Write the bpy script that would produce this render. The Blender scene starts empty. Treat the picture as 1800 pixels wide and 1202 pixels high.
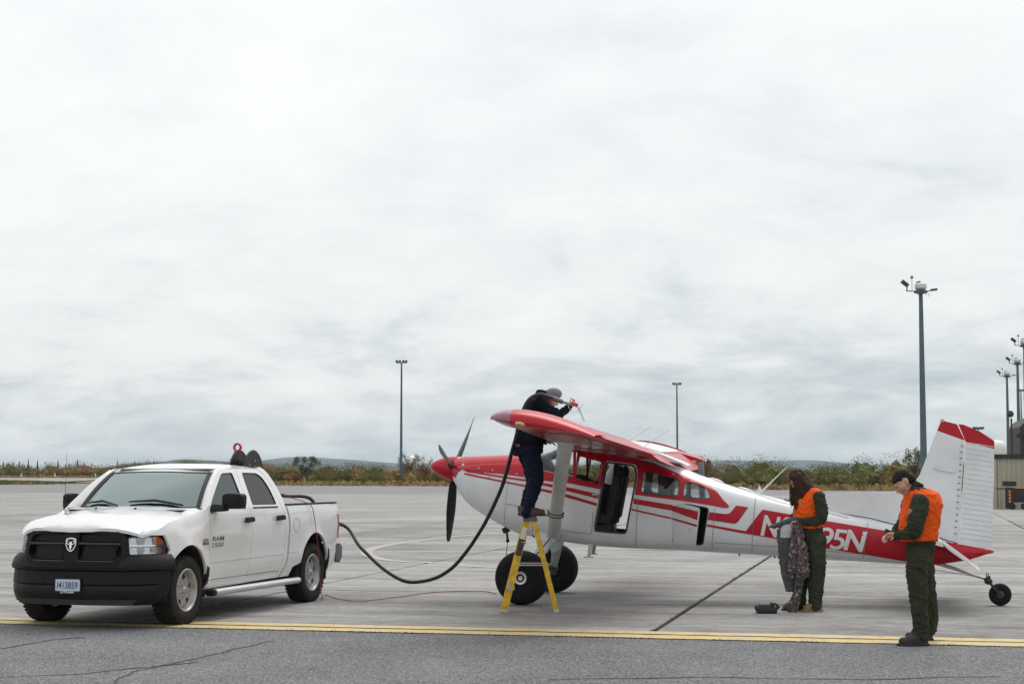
def lut(tab, x):
    if x <= tab[0][0]: return tab[0][1]
    for (a, b), (c, d) in zip(tab, tab[1:]):
        if x <= c: return b + (d - b) * (x - a) / (c - a)
    return tab[-1][1]
def slut(tab, x, n=.12):                      # a lightly rounded table look-up
    return sum(lut(tab, x + d * n) * w for d, w in ((-1, .2), (-.5, .2), (0, .2), (.5, .2), (1, .2)))
# the aeroplane's hull, tail down on its wheel: stations aft of the main wheels, heights above the apron
import bpy, bmesh, math, random
import numpy as np
from mathutils import Vector, Matrix, noise
from mathutils.geometry import delaunay_2d_cdt
R = math.radians
sc = bpy.context.scene
COL = sc.collection

# ---------------------------------------------------------------- camera
cam = bpy.data.cameras.new('camera'); cam.lens = 60; cam.sensor_width = 36; cam.clip_end = 20000; cam.clip_start = .1
cam_ob = bpy.data.objects.new('camera', cam); COL.objects.link(cam_ob)
cam_ob.location = (0, 0, 1.78); cam_ob.rotation_euler = (R(90) + math.atan(222 / 3000), 0, 0)
sc.camera = cam_ob

# ---------------------------------------------------------------- overcast sky, soft sun, exposure
SUN_EL, SUN_AZ = 56, 32           # the bright patch of the overcast, beyond the aeroplane and to its right
sc.view_settings.view_transform = 'Standard'; sc.view_settings.look = 'None'
sc.view_settings.exposure = .38; sc.view_settings.gamma = 1
w = bpy.data.worlds.new('World'); sc.world = w; w.use_nodes = True
nt = w.node_tree; nt.nodes.clear()
def WN(t, **k):
    n = nt.nodes.new(t)
    for a, b in k.items(): setattr(n, a, b)
    return n
def math_node(tree, op, a, b=None, c=None, clamp=False):
    n = tree.nodes.new('ShaderNodeMath'); n.operation = op; n.use_clamp = clamp
    for i, v in enumerate((a, b, c)):
        if v is None: continue
        if isinstance(v, (int, float)): n.inputs[i].default_value = v
        else: tree.links.new(v, n.inputs[i])
    return n.outputs[0]
M_ = lambda *a, **k: math_node(nt, *a, **k)
sky = WN('ShaderNodeTexSky', sky_type='NISHITA', sun_disc=False)
sky.sun_elevation = R(SUN_EL); sky.sun_rotation = R(-SUN_AZ); sky.air_density = 1.2; sky.dust_density = 2.5
tc = WN('ShaderNodeTexCoord'); sep = WN('ShaderNodeSeparateXYZ'); nt.links.new(tc.outputs['Generated'], sep.inputs[0])
zc = M_('MAXIMUM', sep.outputs[2], 0.0); den = M_('ADD', zc, .34)
cmb = WN('ShaderNodeCombineXYZ')
nt.links.new(M_('DIVIDE', sep.outputs[0], den), cmb.inputs[0]); nt.links.new(M_('DIVIDE', sep.outputs[1], den), cmb.inputs[1])
def cloud_noise(scale, detail, rough, dist, off, sx=1., sy=1.):
    mp = WN('ShaderNodeMapping'); mp.inputs['Location'].default_value = off; mp.inputs['Scale'].default_value = (sx, sy, 1)
    nt.links.new(cmb.outputs[0], mp.inputs[0])
    n = WN('ShaderNodeTexNoise'); n.inputs['Scale'].default_value = scale; n.inputs['Detail'].default_value = detail
    n.inputs['Roughness'].default_value = rough; n.inputs['Distortion'].default_value = dist
    nt.links.new(mp.outputs[0], n.inputs['Vector']); return n.outputs['Fac']
n1 = cloud_noise(1.9, 9, .6, .7, (3.2, 1.7, 0), 1.15, 1.15)
n2 = cloud_noise(6.5, 9, .62, .5, (7.3, 4.1, 2), .95, 1.3)
n3 = cloud_noise(.45, 4, .5, .2, (1.4, 9.2, 5), 1.2, 1)
cl = M_('ADD', M_('MULTIPLY', n1, .55), M_('ADD', M_('MULTIPLY', n2, .31), M_('MULTIPLY', n3, .45)))
# an overcast dome brightens from the horizon towards the zenith
el = M_('POWER', zc, .55)
val = M_('ADD', M_('MULTIPLY', M_('SUBTRACT', cl, .655), 2.5), M_('MULTIPLY', el, .98))
ramp = WN('ShaderNodeValToRGB'); nt.links.new(M_('ADD', val, .31), ramp.inputs[0])
e = ramp.color_ramp.elements
e[0].position = 0.0; e[0].color = (.33, .415, .465, 1)
e[1].position = 1.0; e[1].color = (.775, .78, .775, 1)
for p_, c_ in ((.25, (.50, .545, .57, 1)), (.5, (.66, .685, .695, 1)), (.72, (.725, .737, .738, 1))):
    q = ramp.color_ramp.elements.new(p_); q.color = c_
mixs = WN('ShaderNodeMix', data_type='RGBA'); mixs.inputs[0].default_value = .93
skys = WN('ShaderNodeVectorMath', operation='SCALE'); skys.inputs['Scale'].default_value = .1
nt.links.new(sky.outputs[0], skys.inputs[0])
nt.links.new(skys.outputs[0], mixs.inputs[6]); nt.links.new(ramp.outputs[0], mixs.inputs[7])
bg = WN('ShaderNodeBackground'); bg.inputs[1].default_value = 1.0
wo = WN('ShaderNodeOutputWorld')
nt.links.new(mixs.outputs[2], bg.inputs[0]); nt.links.new(bg.outputs[0], wo.inputs[0])

sun = bpy.data.lights.new('sun', 'SUN'); sun.energy = 1.5; sun.angle = R(40); sun.color = (1, .97, .93)
sun_ob = bpy.data.objects.new('sun', sun); COL.objects.link(sun_ob); sun_ob.location = (0, 30, 40)
sun_ob.rotation_euler = Vector((math.sin(R(SUN_AZ)) * math.cos(R(SUN_EL)), math.cos(R(SUN_AZ)) * math.cos(R(SUN_EL)), math.sin(R(SUN_EL)))).to_track_quat('Z', 'Y').to_euler()

# ---------------------------------------------------------------- helpers
random.seed(7)
MATS = {}
def mat(name, col, rough=.6, metal=0., coat=0., var=0., vscale=6., bump=0., bscale=40., alpha=1., spec=.5, detail=6, rvar=0., trans=0.):
    """plain procedural surface: base colour broken up by noise, with a fine bump"""
    if name in MATS: return MATS[name]
    m = bpy.data.materials.new(name); m.use_nodes = True; t = m.node_tree
    b = t.nodes['Principled BSDF']
    b.inputs['Base Color'].default_value = (*col, 1); b.inputs['Roughness'].default_value = rough
    b.inputs['Metallic'].default_value = metal; b.inputs['Coat Weight'].default_value = coat; b.inputs['Coat Roughness'].default_value = .06
    b.inputs['Specular IOR Level'].default_value = spec; b.inputs['Transmission Weight'].default_value = trans
    if var or bump or rvar:
        co = t.nodes.new('ShaderNodeTexCoord')
    if var:
        n = t.nodes.new('ShaderNodeTexNoise'); n.inputs['Scale'].default_value = vscale; n.inputs['Detail'].default_value = detail; n.inputs['Roughness'].default_value = .65
        t.links.new(co.outputs['Object'], n.inputs['Vector'])
        r = t.nodes.new('ShaderNodeValToRGB'); t.links.new(n.outputs['Fac'], r.inputs[0])
        r.color_ramp.elements[0].position = .3; r.color_ramp.elements[1].position = .7
        r.color_ramp.elements[0].color = (*[max(0, c * (1 - var)) for c in col], 1)
        r.color_ramp.elements[1].color = (*[min(1, c * (1 + var)) for c in col], 1)
        t.links.new(r.outputs[0], b.inputs['Base Color'])
        if rvar:
            mr = t.nodes.new('ShaderNodeMapRange'); mr.inputs[3].default_value = max(.02, rough - rvar); mr.inputs[4].default_value = min(1, rough + rvar)
            t.links.new(n.outputs['Fac'], mr.inputs[0]); t.links.new(mr.outputs[0], b.inputs['Roughness'])
    if bump:
        n = t.nodes.new('ShaderNodeTexNoise'); n.inputs['Scale'].default_value = bscale; n.inputs['Detail'].default_value = 4
        t.links.new(co.outputs['Object'], n.inputs['Vector'])
        bp = t.nodes.new('ShaderNodeBump'); bp.inputs['Strength'].default_value = bump; bp.inputs['Distance'].default_value = .02
        t.links.new(n.outputs['Fac'], bp.inputs['Height']); t.links.new(bp.outputs[0], b.inputs['Normal'])
    MATS[name] = m
    return m
def glass_mat(name, tint, ior=1.5, base=0.0, gloss=(.95, .98, 1)):
    """thin pane: tinted clear glass under its Fresnel reflection"""
    if name in MATS: return MATS[name]
    m = bpy.data.materials.new(name); m.use_nodes = True; t = m.node_tree; t.nodes.clear()
    o = t.nodes.new('ShaderNodeOutputMaterial'); mx = t.nodes.new('ShaderNodeMixShader')
    tr = t.nodes.new('ShaderNodeBsdfTransparent'); tr.inputs[0].default_value = (*tint, 1)
    gl = t.nodes.new('ShaderNodeBsdfGlossy'); gl.inputs['Roughness'].default_value = .015; gl.inputs[0].default_value = (*gloss, 1)
    fr = t.nodes.new('ShaderNodeFresnel'); fr.inputs[0].default_value = ior
    ad = math_node(t, 'ADD', fr.outputs[0], base, clamp=True)
    t.links.new(ad, mx.inputs[0]); t.links.new(tr.outputs[0], mx.inputs[1]); t.links.new(gl.outputs[0], mx.inputs[2])
    t.links.new(mx.outputs[0], o.inputs[0]); MATS[name] = m
    return m

def link(name, me, parent=None, loc=None, rot=None):
    o = bpy.data.objects.new(name, me); COL.objects.link(o)
    if parent is not None: o.parent = parent
    if loc is not None: o.location = loc
    if rot is not None: o.rotation_euler = rot
    return o
def tag(o, label=None, cat=None, group=None, kind=None):
    if label: o['label'] = label
    if cat: o['category'] = cat
    if group: o['group'] = group
    if kind: o['kind'] = kind
    return o
def empty(name, loc=(0, 0, 0), rz=0, label=None, cat=None, group=None):
    o = link(name, None, None, loc, (0, 0, rz)); o.empty_display_size = .2
    return tag(o, label, cat, group)
def copy_tree(o, parent=None):
    c = o.copy(); COL.objects.link(c); c.parent = parent
    for ch in o.children: copy_tree(ch, c)
    return c

class MB:
    """collects closed shapes and links them as one mesh object"""
    def __init__(s): s.v = []; s.f = []; s.m = []; s.k = 0
    def add(s, vs, fs):
        b = len(s.v); s.v += [tuple(p) for p in vs]; s.f += [tuple(b + i for i in f) for f in fs]; s.m += [s.k] * len(fs); return s
    def mat(s, k): s.k = k; return s
    def box(s, c, d, rot=None):
        hx, hy, hz = d[0] / 2, d[1] / 2, d[2] / 2
        vs = [Vector((x, y, z)) for x in (-hx, hx) for y in (-hy, hy) for z in (-hz, hz)]
        if rot is not None: vs = [rot @ p for p in vs]
        return s.add([p + Vector(c) for p in vs], [(0, 1, 3, 2), (4, 6, 7, 5), (0, 4, 5, 1), (2, 3, 7, 6), (0, 2, 6, 4), (1, 5, 7, 3)])
    def bar(s, a, b, w, h=None, up=(0, 0, 1)):
        a, b = Vector(a), Vector(b); d = b - a; L = d.length
        if L < 1e-6: return s
        z = d / L; x = Vector(up).cross(z)
        if x.length < 1e-3: x = Vector((1, 0, 0)).cross(z)
        x.normalize(); y = z.cross(x)
        return s.box((a + b) / 2, (w, h or w, L), Matrix((x, y, z)).transposed())
    def tube(s, pts, r, n=8, cap=True):
        pts = [Vector(p) for p in pts]; rs = r if isinstance(r, (list, tuple)) else [r] * len(pts)
        rings = []; prev = None
        for i, p in enumerate(pts):
            t = (pts[min(i + 1, len(pts) - 1)] - pts[max(i - 1, 0)]).normalized()
            if prev is None:
                a = t.cross(Vector((0, 0, 1)))
                if a.length < .05: a = t.cross(Vector((0, 1, 0)))
            else:
                a = prev - t * prev.dot(t)
            a.normalize(); prev = a; b = t.cross(a)
            rings.append([p + (a * math.cos(k * math.tau / n) + b * math.sin(k * math.tau / n)) * rs[i] for k in range(n)])
        return s.rings(rings, cap)
    def rings(s, rings, cap=True, closed=False):
        n = len(rings[0]); vs = [p for r in rings for p in r]; fs = []
        m = len(rings)
        for i in range(m if closed else m - 1):
            j = (i + 1) % m
            for k in range(n):
                l = (k + 1) % n
                fs.append((i * n + k, i * n + l, j * n + l, j * n + k))
        if cap and not closed:
            fs.append(tuple(reversed(range(n)))); fs.append(tuple((m - 1) * n + k for k in range(n)))
        return s.add(vs, fs)
    def lathe(s, prof, n=32, axis='z', c=(0, 0, 0), cap=True):
        """prof: (radius, height) pairs; a closed ring when the first equals the last"""
        rings = []
        for r, h in prof:
            ring = []
            for k in range(n):
                a = k * math.tau / n
                x, y = r * math.cos(a), r * math.sin(a)
                p = {'z': (x, y, h), 'y': (x, h, y), 'x': (h, x, y)}[axis]
                ring.append(Vector(p) + Vector(c))
            rings.append(ring)
        return s.rings(rings, cap)
    def prism(s, poly, a, b, axis='y'):
        """2-D polygon extruded from a to b along an axis"""
        P = {'y': lambda u, v, h: (u, h, v), 'x': lambda u, v, h: (h, u, v), 'z': lambda u, v, h: (u, v, h)}[axis]
        n = len(poly); vs = [P(u, v, a) for u, v in poly] + [P(u, v, b) for u, v in poly]
        fs = [tuple(range(n)), tuple(reversed(range(n, 2 * n)))] + [(i, n + i, n + (i + 1) % n, (i + 1) % n) for i in range(n)]
        return s.add(vs, fs)
    def ell(s, c, r, n=12, m=8, rot=None):
        vs = []; fs = []
        for i in range(1, m):
            th = math.pi * i / m
            for k in range(n):
                a = math.tau * k / n
                vs.append(Vector((math.sin(th) * math.cos(a) * r[0], math.sin(th) * math.sin(a) * r[1], math.cos(th) * r[2])))
        vs += [Vector((0, 0, r[2])), Vector((0, 0, -r[2]))]
        for i in range(m - 2):
            for k in range(n):
                l = (k + 1) % n; fs.append((i * n + k, (i + 1) * n + k, (i + 1) * n + l, i * n + l))
        T, B = len(vs) - 2, len(vs) - 1
        for k in range(n):
            l = (k + 1) % n; fs.append((T, k, l)); fs.append((B, (m - 2) * n + l, (m - 2) * n + k))
        if rot is not None: vs = [rot @ p for p in vs]
        return s.add([p + Vector(c) for p in vs], fs)
    def mesh(s, name, mats, sharp=35, fix=True, bevel=0.):
        me = bpy.data.meshes.new(name); me.from_pydata(s.v, [], s.f)
        for m in (mats if isinstance(mats, (list, tuple)) else [mats]): me.materials.append(m)
        me.polygons.foreach_set('material_index', s.m)
        if fix or bevel:
            bm = bmesh.new(); bm.from_mesh(me)
            if fix: bmesh.ops.recalc_face_normals(bm, faces=bm.faces)
            if bevel:
                es = [e for e in bm.edges if len(e.link_faces) == 2 and e.calc_face_angle(0) > R(40)]
                bmesh.ops.bevel(bm, geom=es, offset=bevel, segments=2, affect='EDGES', profile=.6, clamp_overlap=True)
            bm.to_mesh(me); bm.free()
        finish(me, sharp)
        return me
    def build(s, name, mats, parent=None, sharp=35, loc=None, rot=None, fix=True, bevel=0.):
        return link(name, s.mesh(name, mats, sharp, fix, bevel), parent, loc, rot)
def finish(me, sharp=35):
    me.polygons.foreach_set('use_smooth', [sharp > 0] * len(me.polygons))
    if 0 < sharp < 180: me.set_sharp_from_angle(angle=R(sharp))
    me.update()

def round_poly(pts, r, seg=5):
    out = []; n = len(pts); rr = r if isinstance(r, (list, tuple)) else [r] * n
    for i in range(n):
        p = Vector(pts[i]).to_2d(); a = Vector(pts[i - 1]).to_2d() - p; b = Vector(pts[(i + 1) % n]).to_2d() - p
        la, lb = a.length, b.length; q = min(rr[i], la * .45, lb * .45)
        if q < 1e-4: out.append(tuple(p)); continue
        s0 = p + a / la * q; s1 = p + b / lb * q
        for k in range(seg + 1):
            t = k / seg; out.append(tuple(s0 * (1 - t) ** 2 + p * 2 * t * (1 - t) + s1 * t * t))
    return out
def resample(poly, d):
    out = []; n = len(poly)
    for i in range(n):
        a = Vector(poly[i]); b = Vector(poly[(i + 1) % n]); k = max(1, int((b - a).length / d + .5))
        for j in range(k): out.append(a + (b - a) * j / k)
    return out
def in_poly(p, poly):
    x, y = p[0], p[1]; c = False; n = len(poly); j = n - 1
    for i in range(n):
        xi, yi = poly[i][0], poly[i][1]; xj, yj = poly[j][0], poly[j][1]
        if (yi > y) != (yj > y) and x < (xj - xi) * (y - yi) / (yj - yi) + xi: c = not c
        j = i
    return c
def triangulate(outer, holes, grid):
    loops = [resample(outer, grid)] + [resample(h, grid) for h in holes]
    pts = []; edges = []
    for lp in loops:
        b = len(pts); n = len(lp); pts += lp; edges += [(b + i, b + (i + 1) % n) for i in range(n)]
    bnd = list(pts)
    xs = [p.x for p in loops[0]]; ys = [p.y for p in loops[0]]
    x = min(xs) + grid / 2
    while x < max(xs):
        y = min(ys) + grid / 2
        while y < max(ys):
            if in_poly((x, y), loops[0]) and not any(in_poly((x, y), h) for h in loops[1:]) and min((p.x - x) ** 2 + (p.y - y) ** 2 for p in bnd) > (grid * .45) ** 2:
                pts.append(Vector((x, y)))
            y += grid
        x += grid
    v, _, f, *_r = delaunay_2d_cdt(pts, edges, [], 0, 1e-5)
    keep = []
    for t in f:
        c = ((v[t[0]].x + v[t[1]].x + v[t[2]].x) / 3, (v[t[0]].y + v[t[1]].y + v[t[2]].y) / 3)
        if in_poly(c, loops[0]) and not any(in_poly(c, h) for h in loops[1:]): keep.append(tuple(t))
    return v, keep
def panel(name, outer, fn, m, parent=None, holes=(), thick=.02, lift=0., grid=.09, sharp=35, build=True):
    """curved sheet: a 2-D outline with holes laid on the surface fn(u, v, off) and given a thickness"""
    v, f = triangulate(outer, holes, grid); n = len(v)
    vs = [fn(p.x, p.y, lift) for p in v] + [fn(p.x, p.y, lift - thick) for p in v]
    fs = [t for t in f] + [tuple(n + i for i in reversed(t)) for t in f]
    cnt = {}
    for t in f:
        for a, b in ((t[0], t[1]), (t[1], t[2]), (t[2], t[0])): cnt[(a, b)] = 1
    for a, b in cnt:
        if (b, a) not in cnt: fs.append((b, a, n + a, n + b))
    mb = MB().add(vs, fs)
    return mb.build(name, m, parent, sharp) if build else mb
# ================================================================ SETTING
GY = R(-13)                                   # the apron's joints run 13 degrees off the camera's axis
GU = Vector((math.cos(GY), math.sin(GY), 0)); GV = Vector((-math.sin(GY), math.cos(GY), 0))
def uv(u, v, z=0.): return GU * u + GV * v + Vector((0, 0, z))

def ground_mat(name, c0, c1, fine=90., fine_amt=.5, rough=.85, stains=.35, bump=.35, streak=True, joints=False, rnd=0., speck=None):
    m = bpy.data.materials.new(name); m.use_nodes = True; t = m.node_tree; b = t.nodes['Principled BSDF']
    L = t.links.new
    g = t.nodes.new('ShaderNodeNewGeometry'); mp = t.nodes.new('ShaderNodeMapping'); mp.inputs['Rotation'].default_value = (0, 0, -GY)
    L(g.outputs['Position'], mp.inputs[0])
    def nz(scale, detail=6, rough_=.6, sc_=(1, 1, 1)):
        k = t.nodes.new('ShaderNodeMapping'); k.inputs['Scale'].default_value = sc_; L(mp.outputs[0], k.inputs[0])
        n = t.nodes.new('ShaderNodeTexNoise'); n.inputs['Scale'].default_value = scale; n.inputs['Detail'].default_value = detail; n.inputs['Roughness'].default_value = rough_
        L(k.outputs[0], n.inputs['Vector']); return n.outputs['Fac']
    a = nz(.22, 8, .62); s = nz(.9, 7, .7, (.35, 1.6, 1) if streak else (1, 1, 1)); fn = nz(fine, 3, .7); fm = nz(fine * .17, 4, .7)
    S = lambda op, x, y, **k: math_node(t, op, x, y, **k)
    f = S('ADD', S('MULTIPLY', S('SUBTRACT', a, .5), 1.3 * stains * 2), S('MULTIPLY', S('SUBTRACT', s, .5), 1.6 * stains * 2))
    f = S('ADD', f, S('MULTIPLY', S('SUBTRACT', fn, .5), fine_amt)); f = S('ADD', f, S('MULTIPLY', S('SUBTRACT', fm, .5), fine_amt * .9))
    if rnd:
        oi = t.nodes.new('ShaderNodeObjectInfo'); f = S('ADD', f, S('MULTIPLY', S('SUBTRACT', oi.outputs['Random'], .5), rnd))
    f = S('ADD', f, S('MULTIPLY', S('SUBTRACT', nz(3.4, 6, .7), .5), stains * 1.1))
    f = S('ADD', f, .5, clamp=True)
    mx = t.nodes.new('ShaderNodeMix'); mx.data_type = 'RGBA'; mx.inputs[6].default_value = (*c0, 1); mx.inputs[7].default_value = (*c1, 1); L(f, mx.inputs[0])
    out = mx.outputs[2]
    if speck:
        vo = t.nodes.new('ShaderNodeTexVoronoi'); vo.inputs['Scale'].default_value = speck[0]; L(mp.outputs[0], vo.inputs['Vector'])
        sx = t.nodes.new('ShaderNodeSeparateColor'); L(vo.outputs['Color'], sx.inputs[0])
        k = S('MULTIPLY', S('SUBTRACT', S('POWER', sx.outputs[0], 2.2), .22), speck[1])
        m2 = t.nodes.new('ShaderNodeMix'); m2.data_type = 'RGBA'; m2.blend_type = 'ADD'; m2.inputs[0].default_value = 1
        c = t.nodes.new('ShaderNodeCombineColor')
        for i in range(3): L(k, c.inputs[i])
        L(out, m2.inputs[6]); L(c.outputs[0], m2.inputs[7]); out = m2.outputs[2]
    if joints:
        br = t.nodes.new('ShaderNodeTexBrick'); br.offset = 0; br.inputs['Scale'].default_value = 1; br.inputs['Brick Width'].default_value = 6.1; br.inputs['Row Height'].default_value = 6.1
        br.inputs['Mortar Size'].default_value = .03; br.inputs['Color1'].default_value = br.inputs['Color2'].default_value = (1, 1, 1, 1); br.inputs['Mortar'].default_value = (.45, .44, .42, 1)
        mo = t.nodes.new('ShaderNodeMapping'); mo.inputs['Location'].default_value = (2.75, -17.95, 0); L(mp.outputs[0], mo.inputs[0]); L(mo.outputs[0], br.inputs['Vector'])
        m3 = t.nodes.new('ShaderNodeMix'); m3.data_type = 'RGBA'; m3.blend_type = 'MULTIPLY'; m3.inputs[0].default_value = 1; L(out, m3.inputs[6]); L(br.outputs['Color'], m3.inputs[7]); out = m3.outputs[2]
    if rnd:                                       # oil drips and old spills
        st = nz(.8, 3, .5); st2 = nz(6.5, 4, .6)
        k = S('MULTIPLY', S('MULTIPLY', S('SUBTRACT', st, .58), 7, clamp=True), S('MULTIPLY', S('SUBTRACT', st2, .5), 5, clamp=True), clamp=True)
        m4 = t.nodes.new('ShaderNodeMix'); m4.data_type = 'RGBA'; L(S('MULTIPLY', k, .55), m4.inputs[0]); L(out, m4.inputs[6]); m4.inputs[7].default_value = (.10, .098, .094, 1); out = m4.outputs[2]
    L(out, b.inputs['Base Color']); b.inputs['Roughness'].default_value = rough; b.inputs['Specular IOR Level'].default_value = .3
    bp = t.nodes.new('ShaderNodeBump'); bp.inputs['Strength'].default_value = bump; bp.inputs['Distance'].default_value = .01
    L(S('ADD', fn, fm), bp.inputs['Height']); L(bp.outputs[0], b.inputs['Normal'])
    MATS[name] = m; return m
concrete = ground_mat('concrete', (.11, .108, .104), (.405, .40, .39), 34, .7, .9, .52, .6, rnd=.24)
concrete_far = ground_mat('concrete_far', (.16, .157, .152), (.39, .385, .376), 30, .3, .9, .36, .2, joints=True)
asphalt = ground_mat('asphalt', (.072, .075, .081), (.170, .173, .18), 70, .5, .9, .36, .7, streak=False, speck=(80, .24))
asphalt_far = ground_mat('asphalt_far', (.16, .16, .165), (.25, .25, .25), 30, .4, .9, .35, .2)
joint_dirt = ground_mat('joint_dirt', (.03, .03, .028), (.075, .07, .06), 60, .6, .95, .3, .4)
tar = ground_mat('tar', (.018, .018, .019), (.05, .05, .048), 50, .6, .8, .3, .3)
dry_soil = ground_mat('dry_soil', (.13, .105, .06), (.27, .215, .11), 8, .5, .95, .5, .2, streak=False)

def quad(name, pts, m, kind='structure', parent=None, z0=0.):
    return tag(MB().add([tuple(p) for p in pts], [tuple(range(len(pts)))]).build(name, m, parent, 0, fix=False), kind=kind if parent is None else None)
def strip(u0, u1, v0, v1, z): return [uv(u0, v0, z), uv(u1, v0, z), uv(u1, v1, z), uv(u0, v1, z)]
quad('ground', [(-6500, -600, -.14), (6500, -600, -.14), (6500, 7500, -.14), (-6500, 7500, -.14)], dry_soil)
quad('asphalt_road', strip(-60, 60, -12, 17.93, 0), asphalt)
apron = quad('apron', strip(-170, 170, 17.93, 60.65, -.016), joint_dirt)
quad('outer_apron', strip(-170, 170, 60.65, 114, 0), concrete_far)
quad('taxiway', [uv(-170, 114, -.006), uv(170, 114, -.006), uv(170, 152, -.006), uv(40, 172, -.006), uv(-46, 172, -.006), uv(-170, 240, -.006)], asphalt_far)
quad('runway', [(-330, 238, -.03), (-62, 238, -.03), (-72, 331, -.03), (-330, 350, -.03)], concrete_far)

# concrete slabs, each its own piece, with rounded arrises
S6 = 6.1
def slab_mesh():
    mb = MB(); h = S6 / 2 - .033; b = .014
    top = [(-h + b, -h + b), (h - b, -h + b), (h - b, h - b), (-h + b, h - b)]
    mid = [(-h, -h), (h, -h), (h, h), (-h, h)]
    vs = [(x, y, 0) for x, y in top] + [(x, y, -.006) for x, y in mid] + [(x, y, -.014) for x, y in mid]
    fs = [(0, 1, 2, 3)] + [(4 + i, 4 + (i + 1) % 4, (i + 1) % 4, i) for i in range(4)] + [(8 + i, 8 + (i + 1) % 4, 4 + (i + 1) % 4, 4 + i) for i in range(4)]
    return mb.add(vs, fs).mesh('concrete_slab', concrete, 0)
sm_ = slab_mesh()
for j in range(7):
    vc = 17.95 + S6 * (j + .5)
    half = (vc + 8) * .31 + 7
    for i in range(-9, 10):
        uc = -2.75 + S6 * (i + .5)
        pw = uv(uc, vc)
        if abs(pw.x) < half + 2:
            link('concrete_slab', sm_, apron, (pw.x, pw.y, random.uniform(-.0015, .0015)), (random.uniform(-.0003, .0003), random.uniform(-.0003, .0003), GY))

# worn yellow edge lines
yellow = bpy.data.materials.new('yellow_paint'); yellow.use_nodes = True
def worn_paint(m, col, under, wear):
    t = m.node_tree; b = t.nodes['Principled BSDF']; b.inputs['Roughness'].default_value = .75
    co = t.nodes.new('ShaderNodeNewGeometry'); n = t.nodes.new('ShaderNodeTexNoise'); n.inputs['Scale'].default_value = 7; n.inputs['Detail'].default_value = 9; n.inputs['Roughness'].default_value = .72
    t.links.new(co.outputs['Position'], n.inputs['Vector'])
    r = t.nodes.new('ShaderNodeValToRGB'); t.links.new(n.outputs['Fac'], r.inputs[0])
    r.color_ramp.elements[0].position = wear - .07; r.color_ramp.elements[1].position = wear + .1
    r.color_ramp.elements[0].color = (*under, 1); r.color_ramp.elements[1].color = (*col, 1)
    q = r.color_ramp.elements.new(.75); q.color = (*[c * .86 for c in col], 1)
    t.links.new(r.outputs[0], b.inputs['Base Color'])
worn_paint(yellow, (.60, .455, .185), (.34, .31, .24), .43)
pale_yellow = bpy.data.materials.new('pale_yellow_paint'); pale_yellow.use_nodes = True
worn_paint(pale_yellow, (.43, .40, .325), (.33, .32, .30), .54)
def ragged_strip(name, u0, u1, v0, v1, z, m, j=.018, step=.12):
    top = []; bot = []; u = u0
    while u < u1:
        top.append(uv(u, v1 + random.uniform(-j, j), z)); bot.append(uv(u, v0 + random.uniform(-j, j), z)); u += step
    n = len(top); vs = bot + top
    return MB().add(vs, [(i, i + 1, n + i + 1, n + i) for i in range(n - 1)]).build(name, m, None, 0, fix=False)
tag(ragged_strip('yellow_line', -26, 26, 18.42, 18.72, .006, yellow), 'thin yellow painted line, the farther of the two along the apron edge', 'painted line', 'double yellow line')
tag(ragged_strip('yellow_line', -26, 26, 17.97, 18.31, .006, yellow, .02), 'thicker yellow painted line next to the dark asphalt', 'painted line', 'double yellow line')
# faded loop of a taxi guide line
arc = []; c0 = Vector((-.55, 37.6, 0))
loop = [(-.2, 30.9), (-.73, 31.35), (-1.28, 32.28), (-2.19, 33.07), (-2.73, 34.33), (-3.08, 36.3), (-3.08, 38.48), (-2.7, 40.81), (-1.76, 44.14), (-.6, 47.0)]
pts = []
for i in range(len(loop) - 1):
    p0, p1, p2, p3 = [Vector(loop[max(0, min(len(loop) - 1, i + k))]) for k in (-1, 0, 1, 2)]
    for k in range(6):
        t = k / 6; pts.append(.5 * ((2 * p1) + (p2 - p0) * t + (2 * p0 - 5 * p1 + 4 * p2 - p3) * t * t + (3 * p1 - p0 - 3 * p2 + p3) * t ** 3))
vs = []
for i, p in enumerate(pts):
    d = (pts[min(i + 1, len(pts) - 1)] - pts[max(0, i - 1)]).normalized(); nrm = Vector((-d.y, d.x))
    vs += [(*(p + nrm * .13), .006), (*(p - nrm * .13), .006)]
tag(MB().add(vs, [(2 * i, 2 * i + 1, 2 * i + 3, 2 * i + 2) for i in range(len(pts) - 1)]).build('guide_line', pale_yellow, None, 0, fix=False), 'faded pale yellow curved guide line on the apron behind the hanging hose', 'painted line')
def crack(name, pts, w, m, label, z=.004, jit=.05, cat='crack'):
    vs = []; q = []
    for a, b in zip(pts, pts[1:]):
        a = Vector(a); b = Vector(b); k = max(2, int((b - a).length / .12))
        for i in range(k): q.append(a + (b - a) * i / k)
    q.append(Vector(pts[-1]))
    for i, p in enumerate(q):
        d = (q[min(i + 1, len(q) - 1)] - q[max(0, i - 1)]).normalized(); nrm = Vector((-d.y, d.x))
        o = nrm * (noise.noise(Vector((p.x * 2.2, p.y * 2.2, 3))) * jit); ww = w * (.55 + .9 * abs(noise.noise(Vector((p.x * 3.1, p.y * 3.1, 8)))))
        vs += [(*(p + o + nrm * ww), z), (*(p + o - nrm * ww), z)]
    return tag(MB().add(vs, [(2 * i, 2 * i + 1, 2 * i + 3, 2 * i + 2) for i in range(len(q) - 1)]).build(name, m, None, 0, fix=False), label, cat)
crack('sealed_crack', [uv(-2.75, v).to_2d() for v in (18.1, 22, 26, 31, 37)], .022, tar, 'dark ragged sealed joint running from the yellow line under the aeroplane', .005, .04)
moss = mat('moss', (.075, .075, .028), .95, var=.5, vscale=30, bump=.8, bscale=60)
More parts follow.
